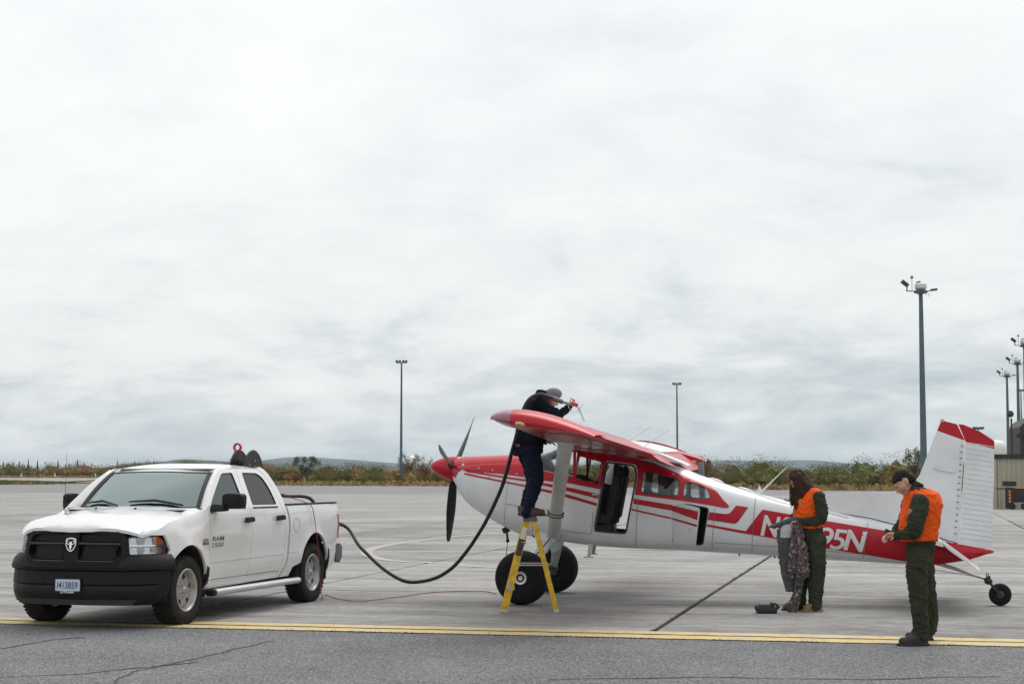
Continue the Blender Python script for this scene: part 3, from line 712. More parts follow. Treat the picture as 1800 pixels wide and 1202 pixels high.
for f in me.polygons:
    c = f.center
    if .1 < c.x < 2.95 and (abs(c.y) < fus_w(c.x, c.z) - .012) and fus_sec(c.x)[1] + .02 < c.z < fus_sec(c.x)[0] - .02: f.material_index = 1
    if c.x < -1.09 and c.z > 1.66: f.material_index = 2
    if c.x > 5.0 and c.z < lut([(5.0, .905), (6.05, .715)], c.x): f.material_index = 2
finish(me, 30); me.name = 'fuselage'
fus = link('fuselage', me, plane)

# ---- paint scheme: thin film on the skin, both sides
def cut_out(polys): return polys
for sg, fn in ((-1, near_f), (1, far_f)):
    nm = lambda n: n
    dr = [(.962, 1.50), (.985, 1.62), (1.028, 1.85), (1.045, 1.882), (1.40, 1.84), (1.435, 1.82), (1.456, 1.75), (1.452, 1.64), (1.417, 1.432)]
    red_cab = [(.447, 1.589), (.525, 1.582)] + dr + [(2.05, 1.35), (2.422, 1.291), (2.60, 1.256), (2.65, 1.262), (2.655, 1.29), (2.577, 1.366), (2.499, 1.47), (2.403, 1.545), (2.157, 1.64), (1.996, 1.71), (1.642, 1.86), (1.0, 2.02), (.56, 2.06), (.635, 2.0), (.62, 1.675), (.44, 1.69)]
    panel('red_cabin_band', red_cab, fn, red, fus, [W_DOORWIN, W_REAR, W_AFT], .004, .0065, .05, 60)
    panel('red_cowl_band', [(-1.12, 1.64), (-1.06, 1.73), (-.994, 1.772), (-.8, 1.752), (-.595, 1.726), (-.3, 1.69), (-.011, 1.649), (.274, 1.604), (.447, 1.589), (.44, 1.69), (.41, 1.695), (.155, 1.755), (.06, 1.90), (-.3, 1.86), (-.7, 1.84), (-1.0, 1.82), (-1.12, 1.80)], fn, red, fus, (), .004, .0065, .05, 60)
    panel('red_pinstripe', [(-.93, 1.757), (-.593, 1.706), (-.011, 1.623), (.195, 1.581), (.439, 1.546), (.93, 1.437), (.922, 1.376), (.439, 1.493), (.196, 1.546), (-.026, 1.598), (-.592, 1.683), (-.928, 1.733)], fn, red, fus, (), .004, .0065, .05, 60)
    panel('red_pinstripe', [(-.962, 1.722), (-.591, 1.651), (-.058, 1.552), (.133, 1.512), (.431, 1.455), (.908, 1.316), (.900, 1.279), (.431, 1.409), (.133, 1.481), (-.058, 1.529), (-.59, 1.628), (-.96, 1.698)], fn, red, fus, (), .004, .0065, .05, 60)
    if sg < 0:
        h1 = [(2.40, 1.205), (2.607, 1.179), (2.667, 1.189), (2.751, 1.291), (2.907, 1.269), (2.77, 1.074), (2.725, 1.052), (2.375, 1.102)]
        panel('red_stripe', [(1.40, 1.379), (1.915, 1.296), (1.912, 1.222), (1.40, 1.311)], fn, red, fus, (), .004, .0065, .05, 60)
        panel('red_stripe', h1, fn, red, fus, (), .004, .0065, .05, 60)
        panel('red_pinstripe', [(1.375, 1.245), (1.90, 1.132), (1.90, 1.11), (1.372, 1.223)], fn, red, fus, (), .004, .0065, .05, 60)
        band0 = [(2.368, 1.044), (2.872, .955)]; band1 = [(2.871, .919), (2.362, 1.016)]
    else:
        panel('red_stripe', [(1.40, 1.379), (1.96, 1.29), (2.422, 1.216), (2.607, 1.179), (2.667, 1.189), (2.751, 1.291), (2.907, 1.269), (2.77, 1.074), (2.725, 1.052), (2.399, 1.096), (1.952, 1.215), (1.40, 1.311)], fn, red, fus, (), .004, .0065, .05, 60)
        band0 = [(1.379, 1.245), (1.929, 1.127), (2.405, 1.038), (2.872, .955)]; band1 = [(2.871, .919), (2.405, 1.008), (1.929, 1.104), (1.379, 1.223)]
    panel('red_tail_band', band0 + [(3.091, 1.239), (3.42, 1.181), (3.884, 1.096), (4.682, .965), (5.2, .872), (5.6, .79), (6.02, .712), (6.03, .697), (5.72, .595), (5.28, .53), (5.05, .545), (4.844, .578), (3.88, .737), (3.248, .859)] + band1, fn, red, fus, (), .004, .0065, .05, 60)
# nose bowl and crown of the cowling in red
def crown(s0, s1, half, name, m):
    ss = [s0 + (s1 - s0) * i / 14 for i in range(15)]; vs = []; fs = []; K = 13
    for s in ss:
        for k in range(K):
            a = math.pi / 2 + (k / (K - 1) - .5) * 2 * half(s); p = fpt(s, a); t, b, hw, n = fus_sec(s); c = Vector((s, 0, (t + b) / 2)); vs.append(c + (p - c) * (1 + .0035 / max(.1, (p - c).length)))
    for i in range(len(ss) - 1):
        for k in range(K - 1): fs.append((i * K + k, i * K + k + 1, (i + 1) * K + k + 1, (i + 1) * K + k))
    return MB().add(vs, fs).build(name, m, fus, 60, fix=False)
crown(-1.12, .075, lambda s: 1.22, 'red_cowl_crown', red)

# panel seams, rivet rows and fasteners on the cowl and tail cone
seam = mat('seam_dark', (.16, .165, .17), .7)
def seam_line(pts, w=.004, sg=-1, name='panel_seam'):
    mb = MB(); vs = []; q = []
    for a, b in zip(pts, pts[1:]):
        k = max(2, int(math.dist(a, b) / .06))
        q += [(a[0] + (b[0] - a[0]) * i / k, a[1] + (b[1] - a[1]) * i / k) for i in range(k)]
    q.append(pts[-1])
    for i, p in enumerate(q):
        a = q[max(0, i - 1)]; b = q[min(len(q) - 1, i + 1)]; L_ = math.dist(a, b); nx, nz = -(b[1] - a[1]) / L_ * w / 2, (b[0] - a[0]) / L_ * w / 2
        for s in (1, -1): vs.append((p[0] + nx * s, sg * (fus_w(p[0] + nx * s, p[1] + nz * s) + .0085), p[1] + nz * s))
    return MB().add(vs, [(2 * i, 2 * i + 1, 2 * i + 3, 2 * i + 2) for i in range(len(q) - 1)]).build(name, seam, fus, 0, fix=False)
seam_line([(-.31, 1.66), (-.40, .98)]); seam_line([(.44, 1.40), (.40, .84)])
seam_line([(.855, 1.2), (.83, .93), (.80, .905), (.42, .95)], .006); seam_line([(.955, 1.50), (.93, 1.33), (.86, 1.0)], .008)
seam_line([(1.46, 1.40), (1.42, .75)], .006); seam_line([(2.47, 1.25), (2.42, .72)], .006); seam_line([(.05, 1.60), (.0, .92)], .005); seam_line([(-.36, 1.30), (.40, 1.20)], .005); seam_line([(2.45, 1.62), (3.3, 1.34), (4.2, 1.13)], .005); seam_line([(2.45, .80), (3.4, .74), (4.6, .64)], .005)
for x in (3.0, 3.75, 4.45): seam_line([(x, lut(F_TOP, x) - .05), (x - .06, lut(F_BOT, x) + .05)], .006)
rvm = MB().ell((0, 0, 0), (1, .5, 1), 6, 4).mesh('fastener', bare, 60)
def rivet(s, z, r=.006):
    o = link('fastener', rvm, fus, (s, -(fus_w(s, z) + .005), z)); o.scale = (r, r, r)
for i in range(14): rivet(-.36 - .004 * i, 1.62 - .045 * i)
for (s, z) in [(-.75, 1.785), (-.55, 1.755), (-.2, 1.705), (-.1, 1.66), (-.6, 1.665), (-.05, 1.575), (-.3, 1.3), (-.28, 1.05), (-.65, 1.72)]: rivet(s, z, .013)

# ---- spinner and three-bladed propeller
TA = R(8.0)                                      # thrust line tilted nose-up
hub_c = Vector((-1.20, 0, 1.772))
ax = Vector((-math.cos(TA), 0, math.sin(TA))); upv = Vector((math.sin(TA), 0, math.cos(TA)))
prop = empty('propeller'); prop.parent = plane
sp = MB(); prof = [(0, .345), (.02, .338), (.05, .315), (.09, .26), (.13, .18), (.158, .10), (.175, .02), (.18, -.05)]
sp.rings([[hub_c + ax * h + (Vector((0, 1, 0)) * math.cos(k * math.tau / 32) + upv * math.sin(k * math.tau / 32)) * max(r, .001) for k in range(32)] for r, h in prof])
sp.build('spinner', red, prop, 50)
sp2 = MB(); sp2.rings([[hub_c + ax * h + (Vector((0, 1, 0)) * math.cos(k * math.tau / 32) + upv * math.sin(k * math.tau / 32)) * r for k in range(32)] for r, h in [(.181, -.052), (.183, -.075), (.17, -.08)]]); sp2.build('spinner_backplate', bare, prop, 40)
for ang in (74, -46, 194):
    a = R(ang); d = upv * math.cos(a) - Vector((0, 1, 0)) * math.sin(a)      # measured from up towards the near side
    side = ax.cross(d); mb = MB(); rings = []
    for i in range(15):
        t = i / 14; r = .10 + t * .96
        ch = .050 + .042 * math.sin(min(1, t * 1.5) * math.pi / 2) - .035 * max(0, (t - .5) / .5) ** 1.5
        if t > .97: ch *= .6
        if t < .12: ch = .045
        th = .05 * (1 - t) ** 1.3 + .008; tw = R(48 - 33 * t); rot = Matrix.Rotation(tw, 3, d)
        cd = rot @ side; nd = rot @ ax; ring = []
        for k in range(12):
            q = math.tau * k / 12; ring.append(hub_c + d * r + cd * (math.cos(q) * ch) + nd * (math.sin(q) * th / 2))
        rings.append(ring)
    b_ = mb.rings(rings).build('blade', matt_black, prop, 50)
    MB().tube([hub_c + d * .13, hub_c + d * .215], [.052, .045], 14).build('blade_cuff', black_rub, b_, 40)

# ---- wings
AI = R(-10.0)
def airfoil(c, n=18, tk=.135, camber=.025, droop=0.):
    up = []; lo = []
    for i in range(n + 1):
        x = .5 * (1 - math.cos(math.pi * i / n)); yt = 5 * tk * (.2969 * math.sqrt(x) - .126 * x - .3516 * x * x + .2843 * x ** 3 - .1036 * x ** 4)
        yc = camber * 4 * x * (1 - x) - droop * max(0, (.12 - x) / .12) ** 2
        up.append((x * c, (yc + yt) * c)); lo.append((x * c, (yc - yt) * c))
    return up, lo
# span stations measured from the centre line: leading edge, chord, height of the leading edge
SPAN = [(.0, .45, 1.63), (.56, .45, 1.63), (2.6, .47, 1.60), (4.9, .49, 1.27), (5.28, .50, 1.2)]
def wing_le(y, near):
    dih = 2.35 if near else 1.0
    return Vector((0, 0, 2.105 + math.tan(R(dih)) * y + (.035 if near else -.03) * y / 5.3))
def wsec(y):
    for (a, b, c), (d, e_, f_) in zip(SPAN, SPAN[1:]):
        if y <= d: t = (y - a) / (d - a); return b + (e_ - b) * t, c + (f_ - c) * t
    return SPAN[-1][1:]
def wpt(y, x, z, sg, near):
    le, c = wsec(abs(y)); p = wing_le(abs(y), near)
    return Vector((le + x * math.cos(AI) - z * math.sin(AI), sg * abs(y), p.z + x * math.sin(AI) + z * math.cos(AI)))
def surf(name, y0, y1, x0, x1, sg, near, m, parent, defl=0., n=10, tk0=1., ny=6):
    """a slice of the wing between chord fractions x0 and x1, turned about x0 by defl"""
    rings = []
    for j in range(ny + 1):
        y = y0 + (y1 - y0) * j / ny; le, c = wsec(y); up, lo = airfoil(c, 40)
        def zz(tab, x):
            return lut(tab, x)
        ring = []
        xs = [x0 + (x1 - x0) * (.5 - .5 * math.cos(math.pi * i / n)) for i in range(n + 1)]
        for x in xs: ring.append((x * c, zz(up, x * c)))
        for x in reversed(xs): ring.append((x * c, zz(lo, x * c)))
        if defl:
            px_, pz_ = x0 * c, (zz(up, x0 * c) + zz(lo, x0 * c)) / 2; ca, sa = math.cos(defl), math.sin(defl)
            ring = [(px_ + (a - px_) * ca + (b - pz_) * sa, pz_ - (a - px_) * sa + (b - pz_) * ca) for a, b in ring]
        ring = [wpt(y, a, b, sg, near) for a, b in ring]
        rings.append(ring)
    return MB().rings(rings).build(name, m, parent, 40)
def wing(sg, near):
    wg = empty('wing'); wg.parent = plane
    wg['label'] = 'near wing with its strut' if near else 'far wing'
    surf('main_panel', .45, 5.0, 0, .74, sg, near, [red], wg, 0, 16, ny=14)
    # white upper panel of the inboard wing lies on the red skin, unpainted silver patches below
    for (y0, y1, x0, x1, up_, m, nme) in [(.6, 4.2, .16, .72, True, white, 'white_upper_panel'), (.75, 2.1, .12, .70, False, wing_under, 'under_panel'), (2.15, 4.6, .06, .70, False, wing_under, 'under_panel'),
                                          (1.35, 1.75, .18, .66, False, steel, 'silver_access_panel'), (2.75, 3.2, .16, .6, False, steel, 'silver_access_panel')]:
        vs = []; K, J = 14, 8
        lift_ = .004 if m is not steel else .007
        for j in range(J + 1):
            y = y0 + (y1 - y0) * j / J; le, c = wsec(y); u_, l_ = airfoil(c, 40)
            for k in range(K + 1):
                x = (x0 + (x1 - x0) * k / K) * c; vs.append(wpt(y, x, lut(u_ if up_ else l_, x) + (lift_ if up_ else -lift_), sg, near))
        MB().add(vs, [(j * (K + 1) + k, j * (K + 1) + k + 1, (j + 1) * (K + 1) + k + 1, (j + 1) * (K + 1) + k) for j in range(J) for k in range(K)]).build(nme, m, wg, 60, fix=False)
    surf('flap', .58, 2.62, .745, 1., sg, near, [red], wg, R(12), 8)
    al = surf('aileron', 2.66, 4.98, .745, 1., sg, near, [red], wg, R(5 if near else -5), 8)
    # rounded drooped tip with a pale leading-edge lens
    tip = MB(); rings = []
    for j in range(9):
        t = j / 8; y = 5.0 + .34 * math.sin(t * math.pi / 2); k = math.cos(t * math.pi / 2) ** .8; k = max(k, .03)
        le, c = wsec(min(y, 5.28)); u_, l_ = airfoil(c, 14, droop=.0); mid = [((a[1] + b[1]) / 2) for a, b in zip(u_, l_)]
        ring = [(a[0], mid[i] - .05 * t * t + (a[1] - mid[i]) * k * 1.3) for i, a in enumerate(u_)] + [(b[0], mid[len(l_) - 1 - i] - .05 * t * t + (b[1] - mid[len(l_) - 1 - i]) * k * 1.3) for i, b in enumerate(reversed(l_))]
        sh = 1 - .06 * t * t
        ring = [(c * .5 + (a - c * .5) * sh, b) for a, b in ring]
        rings.append([Vector((0, 0, 0)) + wpt(y, a, b, sg, near) for a, b in ring])
    lens = mat('tip_lens', (.26, .10, .15), .25, coat=.4, var=.15, vscale=4)
    tip.rings(rings); o = tip.build('wing_tip', [red, lens], wg, 50)
    for f in o.data.polygons:
        if f.center.x < wsec(5.2)[0] + .27: f.material_index = 1
    seam_v = []
    nav = MB().ell(wpt(5.33, .36, -.045, sg, near), (.062, .028, .03), 12, 8, Matrix.Rotation(-AI, 3, 'Y')); nav.build('nav_light', mat('nav_lamp', (.50, .36, .14), .2, metal=.4, coat=.6, var=.6, vscale=40), wg, 60)
    # lift strut with fairings and its two cuffs
    a = wpt(2.72, .42, -.02, sg, near); b = Vector((.29, sg * .50, .87)); d = (b - a).normalized()
    cx = (Vector((1, 0, 0)) - d * d.x).normalized(); nx_ = d.cross(cx); rings = []
    for i in range(13):
        t = i / 12; p = a + (b - a) * t; w_ = .088 * (1.28 if i == 0 else 1.1 if i == 1 else 1); h_ = .036 * (1.6 if i == 0 else 1.2 if i == 1 else 1)
        rings.append([p + cx * math.cos(math.tau * k / 20) * w_ + nx_ * math.sin(math.tau * k / 20) * h_ for k in range(20)])
    s_ = MB().rings(rings).build('lift_strut', mat('strut_grey', (.60, .60, .585), .45, var=.08, vscale=5), wg, 50)
    for t in (.74, .77):
        p = a + (b - a) * t
        MB().rings([[p + d * o_ + cx * math.cos(math.tau * k / 20) * .112 + nx_ * math.sin(math.tau * k / 20) * .044 for k in range(20)] for o_ in (-.006, .006)]).build('strut_clamp', dark_trim, s_, 40)
    return wg
wing_near = wing(-1, True); wing_far = wing(1, False)
# cabin roof between the wings
roof = MB(); rr = []
for j in range(9):
    y = -.6 + 1.2 * j / 8; le, c = wsec(abs(y)); up, lo = airfoil(c, 14)
    rr.append([wpt(y, a, b, math.copysign(1, y) if y else 1, y < 0) for a, b in up] + [wpt(y, a, b, math.copysign(1, y) if y else 1, y < 0) for a, b in reversed(lo)])
roof.rings(rr).build('wing_centre_section', white, plane, 40)
# windscreen and window panes
vs = []; fs = []; ss = [.07 + .045 * i for i in range(13)]; K = 25
for s in ss:
    for k in range(K):
        an = R(-8) + R(196) * k / (K - 1); p = fpt(s, an); t, b, hw, n = fus_sec(s); c = Vector((s, 0, (t + b) / 2)); vs.append(c + (p - c) * .985)
for i in range(len(ss) - 1):
    for k in range(K - 1): fs.append((i * K + k, i * K + k + 1, (i + 1) * K + k + 1, (i + 1) * K + k))
MB().add(vs, fs).build('windscreen', perspex, plane, 60, fix=False)
for fn in (near_f, far_f):
    for q in (W_REAR, W_AFT, W_DOORWIN):
        c = (sum(p[0] for p in q) / len(q), sum(p[1] for p in q) / len(q))
        if q is W_DOORWIN and fn is near_f: continue
        panel('window_pane', [(c[0] + (a - c[0]) * 1.03, c[1] + (b - c[1]) * 1.03) for a, b in q], fn, perspex, fus, (), .003, -.012, .1)
# door-post, door frame rim, open window frame of the pilot's door
def rim(poly, w, name, m, fn=near_f, lift=.006, th=.03):
    c = (sum(p[0] for p in poly) / len(poly), sum(p[1] for p in poly) / len(poly))
    out = []
    n = len(poly)
    for i in range(n):
        a = Vector(poly[i - 1]); p = Vector(poly[i]); b = Vector(poly[(i + 1) % n]); t = (b - a).normalized(); nn = Vector((t.y, -t.x))
        if (p - Vector(c)).dot(nn) > 0: nn = -nn
        out.append(tuple(p + nn * w))
    return panel(name, poly, fn, m, plane, [out], th, lift, .12)
rim(W_DOOR, .024, 'door_frame', dark_trim, lift=.004); rim(W_DOOR, .024, 'door_frame', dark_trim, far_f, .004)
rim(W_REAR, .008, 'window_frame', dark_trim, lift=.005, th=.012); rim(W_AFT, .008, 'window_frame', dark_trim, lift=.005, th=.012)
rim(W_DOORWIN, .010, 'window_frame', red, lift=.006, th=.02)
MB().bar((.945, -.575, 1.56), (1.0, -.60, 1.84), .022).build('window_stay', red, plane)
MB().tube([(.74, -.58, 1.60), (.88, -.585, 1.60), (.93, -.585, 1.65), (1.01, -.585, 1.86)], .011, 8).build('opened_window_frame', red, plane, 60)
MB().box((.878, -.562, 1.432), (.075, .012, .018)).tube([(.91, -.565, 1.432), (.913, -.573, 1.40)], .006, 6).build('door_handle', steel, plane)
# cabin posts and tubes, both sides, and the V-brace behind the windscreen
for s in (-1, 1):
    MB().bar((.60, s * .53, 1.66), (.60, s * .52, 2.02), .035, .05).build('door_post', red, plane, bevel=.006)
for (x0, x1) in ((.66, .78), (1.545, 1.60), (2.115, 2.15)):
    MB().bar((x0 + .10, .49, 1.38), (x1 + .05, .47, 1.86), .09, .03).build('cabin_post', mat('cabin_grey', (.16, .165, .175), .7, var=.15), plane)
vb = MB(); vb.bar((.30, 0, 1.95), (.52, -.28, 2.06), .02); vb.bar((.30, 0, 1.95), (.52, .28, 2.06), .02); vb.bar((.40, -.3, 1.98), (.40, .3, 1.98), .016); vb.bar((.35, -.18, 1.93), (.5, .12, 2.05), .014)
vb.build('v_brace', matt_black, plane)
pn = MB().prism([(.16, 1.25), (.16, 1.74), (.26, 1.80), (.36, 1.78), (.38, 1.70), (.30, 1.25)], -.46, .46); pn.build('instrument_panel', dark_trim, plane, bevel=.01)
# seats
for (sx, sy) in ((.88, -.23), (.88, .24), (1.55, -.22), (1.55, .22)):
    se = empty('cabin_seat'); se.parent = plane
    z0 = .80 if sx < 1 else .80
    MB().prism([(sx - .22, z0 + .26), (sx + .18, z0 + .22), (sx + .20, z0 + .34), (sx - .22, z0 + .38)], sy - .2, sy + .2).build('cushion', seat_cloth, se, bevel=.03)
    MB().prism([(sx + .10, z0 + .3), (sx + .22, z0 + .3), (sx + .33, z0 + .86), (sx + .22, z0 + .88)], sy - .19, sy + .19).build('seat_back', seat_cloth, se, bevel=.03)
    MB().ell((sx + .30, sy, z0 + .93), (.05, .12, .09), 12, 8).build('headrest', seat_cloth, se, 60)
    MB().box((sx, sy, z0 + .12), (.3, .3, .2)).build('seat_base', dark_trim, se)
MB().box((1.2, 0, .835), (1.9, .76, .03), Matrix.Rotation(R(1.5), 3, 'Y')).build('cabin_floor', interior, plane)
# baggage hatch hinged at its front edge and swung out
hp = bpy.data.objects.new('hatch_pivot', None)
hx = 1.915
def hatch_fn(s, z, off):
    y = -(fus_w(s, z) + off + .004); dx = s - hx; a = R(36)
    y0 = -(fus_w(hx, z) + .004); dy = y - y0
    return (hx + dx * math.cos(a) + dy * math.sin(a) * 0, y0 + dy - dx * math.sin(a), z)
hd = panel('hatch_door', W_HATCH, hatch_fn, white, plane, (), .02, 0, .07)
panel('red_stripe', [(1.915, 1.291), (2.36, 1.218), (2.345, 1.104), (1.915, 1.217)], hatch_fn, red, hd, (), .004, .0065, .05, 60)
panel('red_pinstripe', [(1.912, 1.128), (2.34, 1.045), (2.335, 1.015), (1.912, 1.105)], hatch_fn, red, hd, (), .004, .0065, .05, 60)
q = hatch_fn(2.22, .98, 0); MB().box((q[0], q[1] - .006, q[2]), (.05, .01, .012)).ell((q[0] + .05, q[1] - .014, q[2]), (.012, .008, .012)).build('hatch_latch', steel, hd)
rim(W_HATCH, .018, 'hatch_frame', matt_black, near_f, .003, .03)
# registration letters
def letters(txt, s0, z0, height, width, slope, shear, sg=-1):
    cu = bpy.data.curves.new('t', 'FONT'); cu.body = txt; cu.size = 1; cu.shear = shear; cu.offset = .03 if txt == 'N' else .01; cu.resolution_u = 5
    to = bpy.data.objects.new('t', cu); COL.objects.link(to)
    m_ = bpy.data.meshes.new_from_object(to.evaluated_get(bpy.context.evaluated_depsgraph_get())); bpy.data.objects.remove(to)
    xs = [v.co.x for v in m_.vertices]; ys = [v.co.y for v in m_.vertices]; x0, x1, y0, y1 = min(xs), max(xs), min(ys), max(ys)
    bm = bmesh.new(); bm.from_mesh(m_); bmesh.ops.triangulate(bm, faces=bm.faces)
    bmesh.ops.subdivide_edges(bm, edges=[e for e in bm.edges if e.calc_length() > .12], cuts=2)
    fn = near_f if sg < 0 else far_f
    for v in bm.verts:
        u = (v.co.x - x0) / (x1 - x0) * width; h = (v.co.y - y0) / (y1 - y0) * height
        s = s0 + u; z = z0 + h + slope * u
        v.co = Vector(fn(s, z, .0095))
    bm.to_mesh(m_); bm.free(); m_.materials.clear(); m_.materials.append(white); finish(m_, 60); m_.name = 'registration_letter'
    return link('registration_letter', m_, fus)
for (t_, s0, z0, w_) in (('N', 3.06, .900, .27), ('9', 3.80, .748, .215), ('5', 3.955, .725, .235), ('N', 4.13, .715, .315)):
    letters(t_, s0, z0, .275, w_, -.13, .27)

# ---- fin, rudder, tailplane
def slab2d(name, poly, th, m, parent, r=.0, y=0., taper=None):
    """flat aerofoil plate in the x-z plane with a lens-shaped section"""
    def fn(sgn):
        return lambda x, z, off: (x, y + sgn * (th * (taper(x, z) if taper else 1) / 2 + off), z)
    v, f = triangulate(poly, (), .12); n = len(v)
    A_, B_ = fn(-1), fn(1); vs = [A_(p.x, p.y, 0) for p in v] + [B_(p.x, p.y, 0) for p in v]
    fs = list(f) + [tuple(n + i for i in reversed(t)) for t in f]; cnt = {}
    for t in f:
        for a, b in ((t[0], t[1]), (t[1], t[2]), (t[2], t[0])): cnt[(a, b)] = 1
    for a, b in cnt:
        if (b, a) not in cnt: fs.append((b, a, n + a, n + b))
    return MB().add(vs, fs).build(name, m, parent, 40)
tail = empty('tail_fin'); tail.parent = plane
hinge = lambda z: 5.60 + (5.735 - 5.60) * (z - .80) / (2.34 - .80) + .0
FIN = [(3.36, 1.36), (3.6, 1.425), (3.896, 1.44), (4.5, 1.465), (4.85, 1.48), (4.98, 1.52), (5.06, 1.59), (5.134, 1.70), (5.36, 2.27), (hinge(2.14), 2.14), (hinge(.78), .78), (5.0, .90), (4.4, 1.05), (3.8, 1.18), (3.3, 1.30)]
fin_t = lambda x, z: .3 + .7 * min(1, max(0, (hinge(z) - x + .02) / .25)) * min(1, max(.15, (x - (5.134 + (z - 1.70) * .40) + .03) / .3 if z > 1.55 else 1)) 
slab2d('fin', FIN, .075, white, tail, taper=fin_t)
slab2d('fin_cap', [(5.364, 2.275), (5.415, 2.395), (5.45, 2.405), (5.62, 2.36), (hinge(2.15), 2.145)], .07, red, tail, taper=fin_t)
MB().ell((5.435, 0, 2.405), (.03, .02, .03)).build('tail_beacon', mat('beacon_grey', (.4, .38, .35), .4), tail, 60)
rh = lambda z: hinge(z) + .014
RUD = [(rh(.80), .80), (rh(2.12), 2.12), (6.088, 2.03), (6.075, 1.6), (6.03, .735), (5.9, .755)]
rud = slab2d('rudder', RUD, .05, white, tail, taper=lambda x, z: 1 - .8 * min(1, max(0, (x - hinge(z)) / .42)))
slab2d('rudder_cap', [(rh(2.125), 2.125), (5.64, 2.36), (5.70, 2.355), (5.9, 2.27), (6.05, 2.17), (6.093, 2.135), (6.088, 2.035)], .05, red, tail, taper=lambda x, z: 1 - .8 * min(1, max(0, (x - 5.66) / .42)))
for i in range(20):                                # rolled ribs of the rudder skin
    z = .86 + i * .065; a = Vector((rh(z) + .02, -.026, z + .02)); b = Vector((6.05 + .03 * (z - .8) / 1.3, -.0075, z - .035))
    MB().tube([a, b], [.0075, .004], 6).build('rudder_rib', white, rud, 60)
for i in range(15):
    z = .93 + i * .082; x = hinge(z) - .035
    MB().box((x, -.03, z), (.028, .008, .010), Matrix.Rotation(R(20), 3, 'Y')).build('hinge_cover', dark_trim, tail)
MB().bar((5.30, -.04, 1.80), (5.58, -.04, 1.745), .012, .03).bar((5.36, -.05, 1.785), (5.56, -.05, 1.75), .01, .05).build('fin_aerial', white, tail)
MB().tube([(3.36, -.05, 1.375), (3.8, -.045, 1.20 + .03), (4.5, -.035, 1.12), (5.0, -.05, .985), (5.60, -.05, .80)], .006, 6).build('dorsal_seam', matt_black, tail)
# tailplane: near and far halves, elevators hanging down
for sg in (-1, 1):
    tp = empty('tailplane'); tp.parent = plane
    def sect(y, x0, x1, z0, z1, t0, t1):
        out = []
        N_ = 8
        for i in range(N_ + 1):
            t = i / N_; th = t0 + (t1 - t0) * t; th *= math.sin(min(1, t * 5 + .25) * math.pi / 2); out.append(Vector((x0 + (x1 - x0) * t, sg * y, z0 + (z1 - z0) * t + th)))
        for i in range(N_, -1, -1):
            t = i / N_; th = t0 + (t1 - t0) * t; th *= math.sin(min(1, t * 5 + .25) * math.pi / 2); out.append(Vector((x0 + (x1 - x0) * t, sg * y, z0 + (z1 - z0) * t - th)))
        return out
    MB().rings([sect(y, 4.72 + y * .12, 5.36 + y * .0, .965, .85, .03, .028) for y in (.05, .5, 1.0, 1.45, 1.58, 1.62)]).build('stabiliser', white, tp, 50)
    MB().rings([sect(y, 5.37, 5.84 - y * .03, .85, .525, .026, .004) for y in (.12, .5, 1.0, 1.5, 1.62)]).build('elevator', white, tp, 50)
# ---- main gear
for sg in (-1, 1):
    lg = empty('main_gear'); lg.parent = plane
    a = Vector((.22, sg * .40, .83)); b = Vector((.03, sg * .98, .37)); k_ = Vector((.10, sg * .75, .56)); rings = []
    for i in range(9):
        t = i / 8; p = a * (1 - t) ** 2 + k_ * 2 * t * (1 - t) + b * t * t; wd = .085 - .035 * t
        d = (b - a).normalized(); cx = Vector((1, 0, 0)); cn = d.cross(cx).normalized()
        rings.append([p + cx * (wd * sx) + cn * (.014 * sn) for sx, sn in ((-1, -.6), (-.6, -1), (.6, -1), (1, -.6), (1, .6), (.6, 1), (-.6, 1), (-1, .6))])
    MB().rings(rings).build('spring_leg', bare, lg, 50)
    MB().prism([(.02, .93), (.38, .90), (.20, .64), (.10, .60)], sg * .42, sg * .45).build('leg_fairing', white, lg, bevel=.006)
    MB().tube([(.10, sg * .72, .62), (.18, sg * .66, .72), (.26, sg * .52, .84)], .008, 6).build('brake_line', matt_black, lg)
    wh = empty('main_wheel', (0, sg * 1.13, .352)); wh.parent = plane
    prof = [(.085, -.10), (.16, -.155), (.24, -.175), (.305, -.155), (.338, -.11), (.352, -.05), (.354, 0), (.352, .05), (.338, .11), (.305, .155), (.24, .175), (.16, .155), (.085, .10)]
    MB().lathe(prof, 48, 'y').build('tyre', black_rub, wh, 60)
    rimm = mat('wheel_alloy', (.62, .62, .62), .35, metal=.5, var=.1, vscale=20)
    MB().lathe([(.003, -.115), (.03, -.118), (.034, -.10), (.052, -.098), (.056, -.118), (.082, -.124), (.09, -.11), (.088, .11), (.05, .10), (.003, .10)], 32, 'y').build('rim', rimm, wh, 40)
    for k in range(6): MB().ell((.045 * math.cos(k * math.tau / 6), -.104, .045 * math.sin(k * math.tau / 6)), (.007, .006, .007), 6, 4).build('wheel_bolt', dark_trim, wh, 60)
    MB().tube([(0, -sg * .10, 0), (0, -sg * .22, .02)], .03, 10).build('axle', dark_trim, wh)
    MB().box((.03, -sg * .155, -.03), (.10, .04, .12)).build('brake_caliper', dark_trim, wh, bevel=.01)
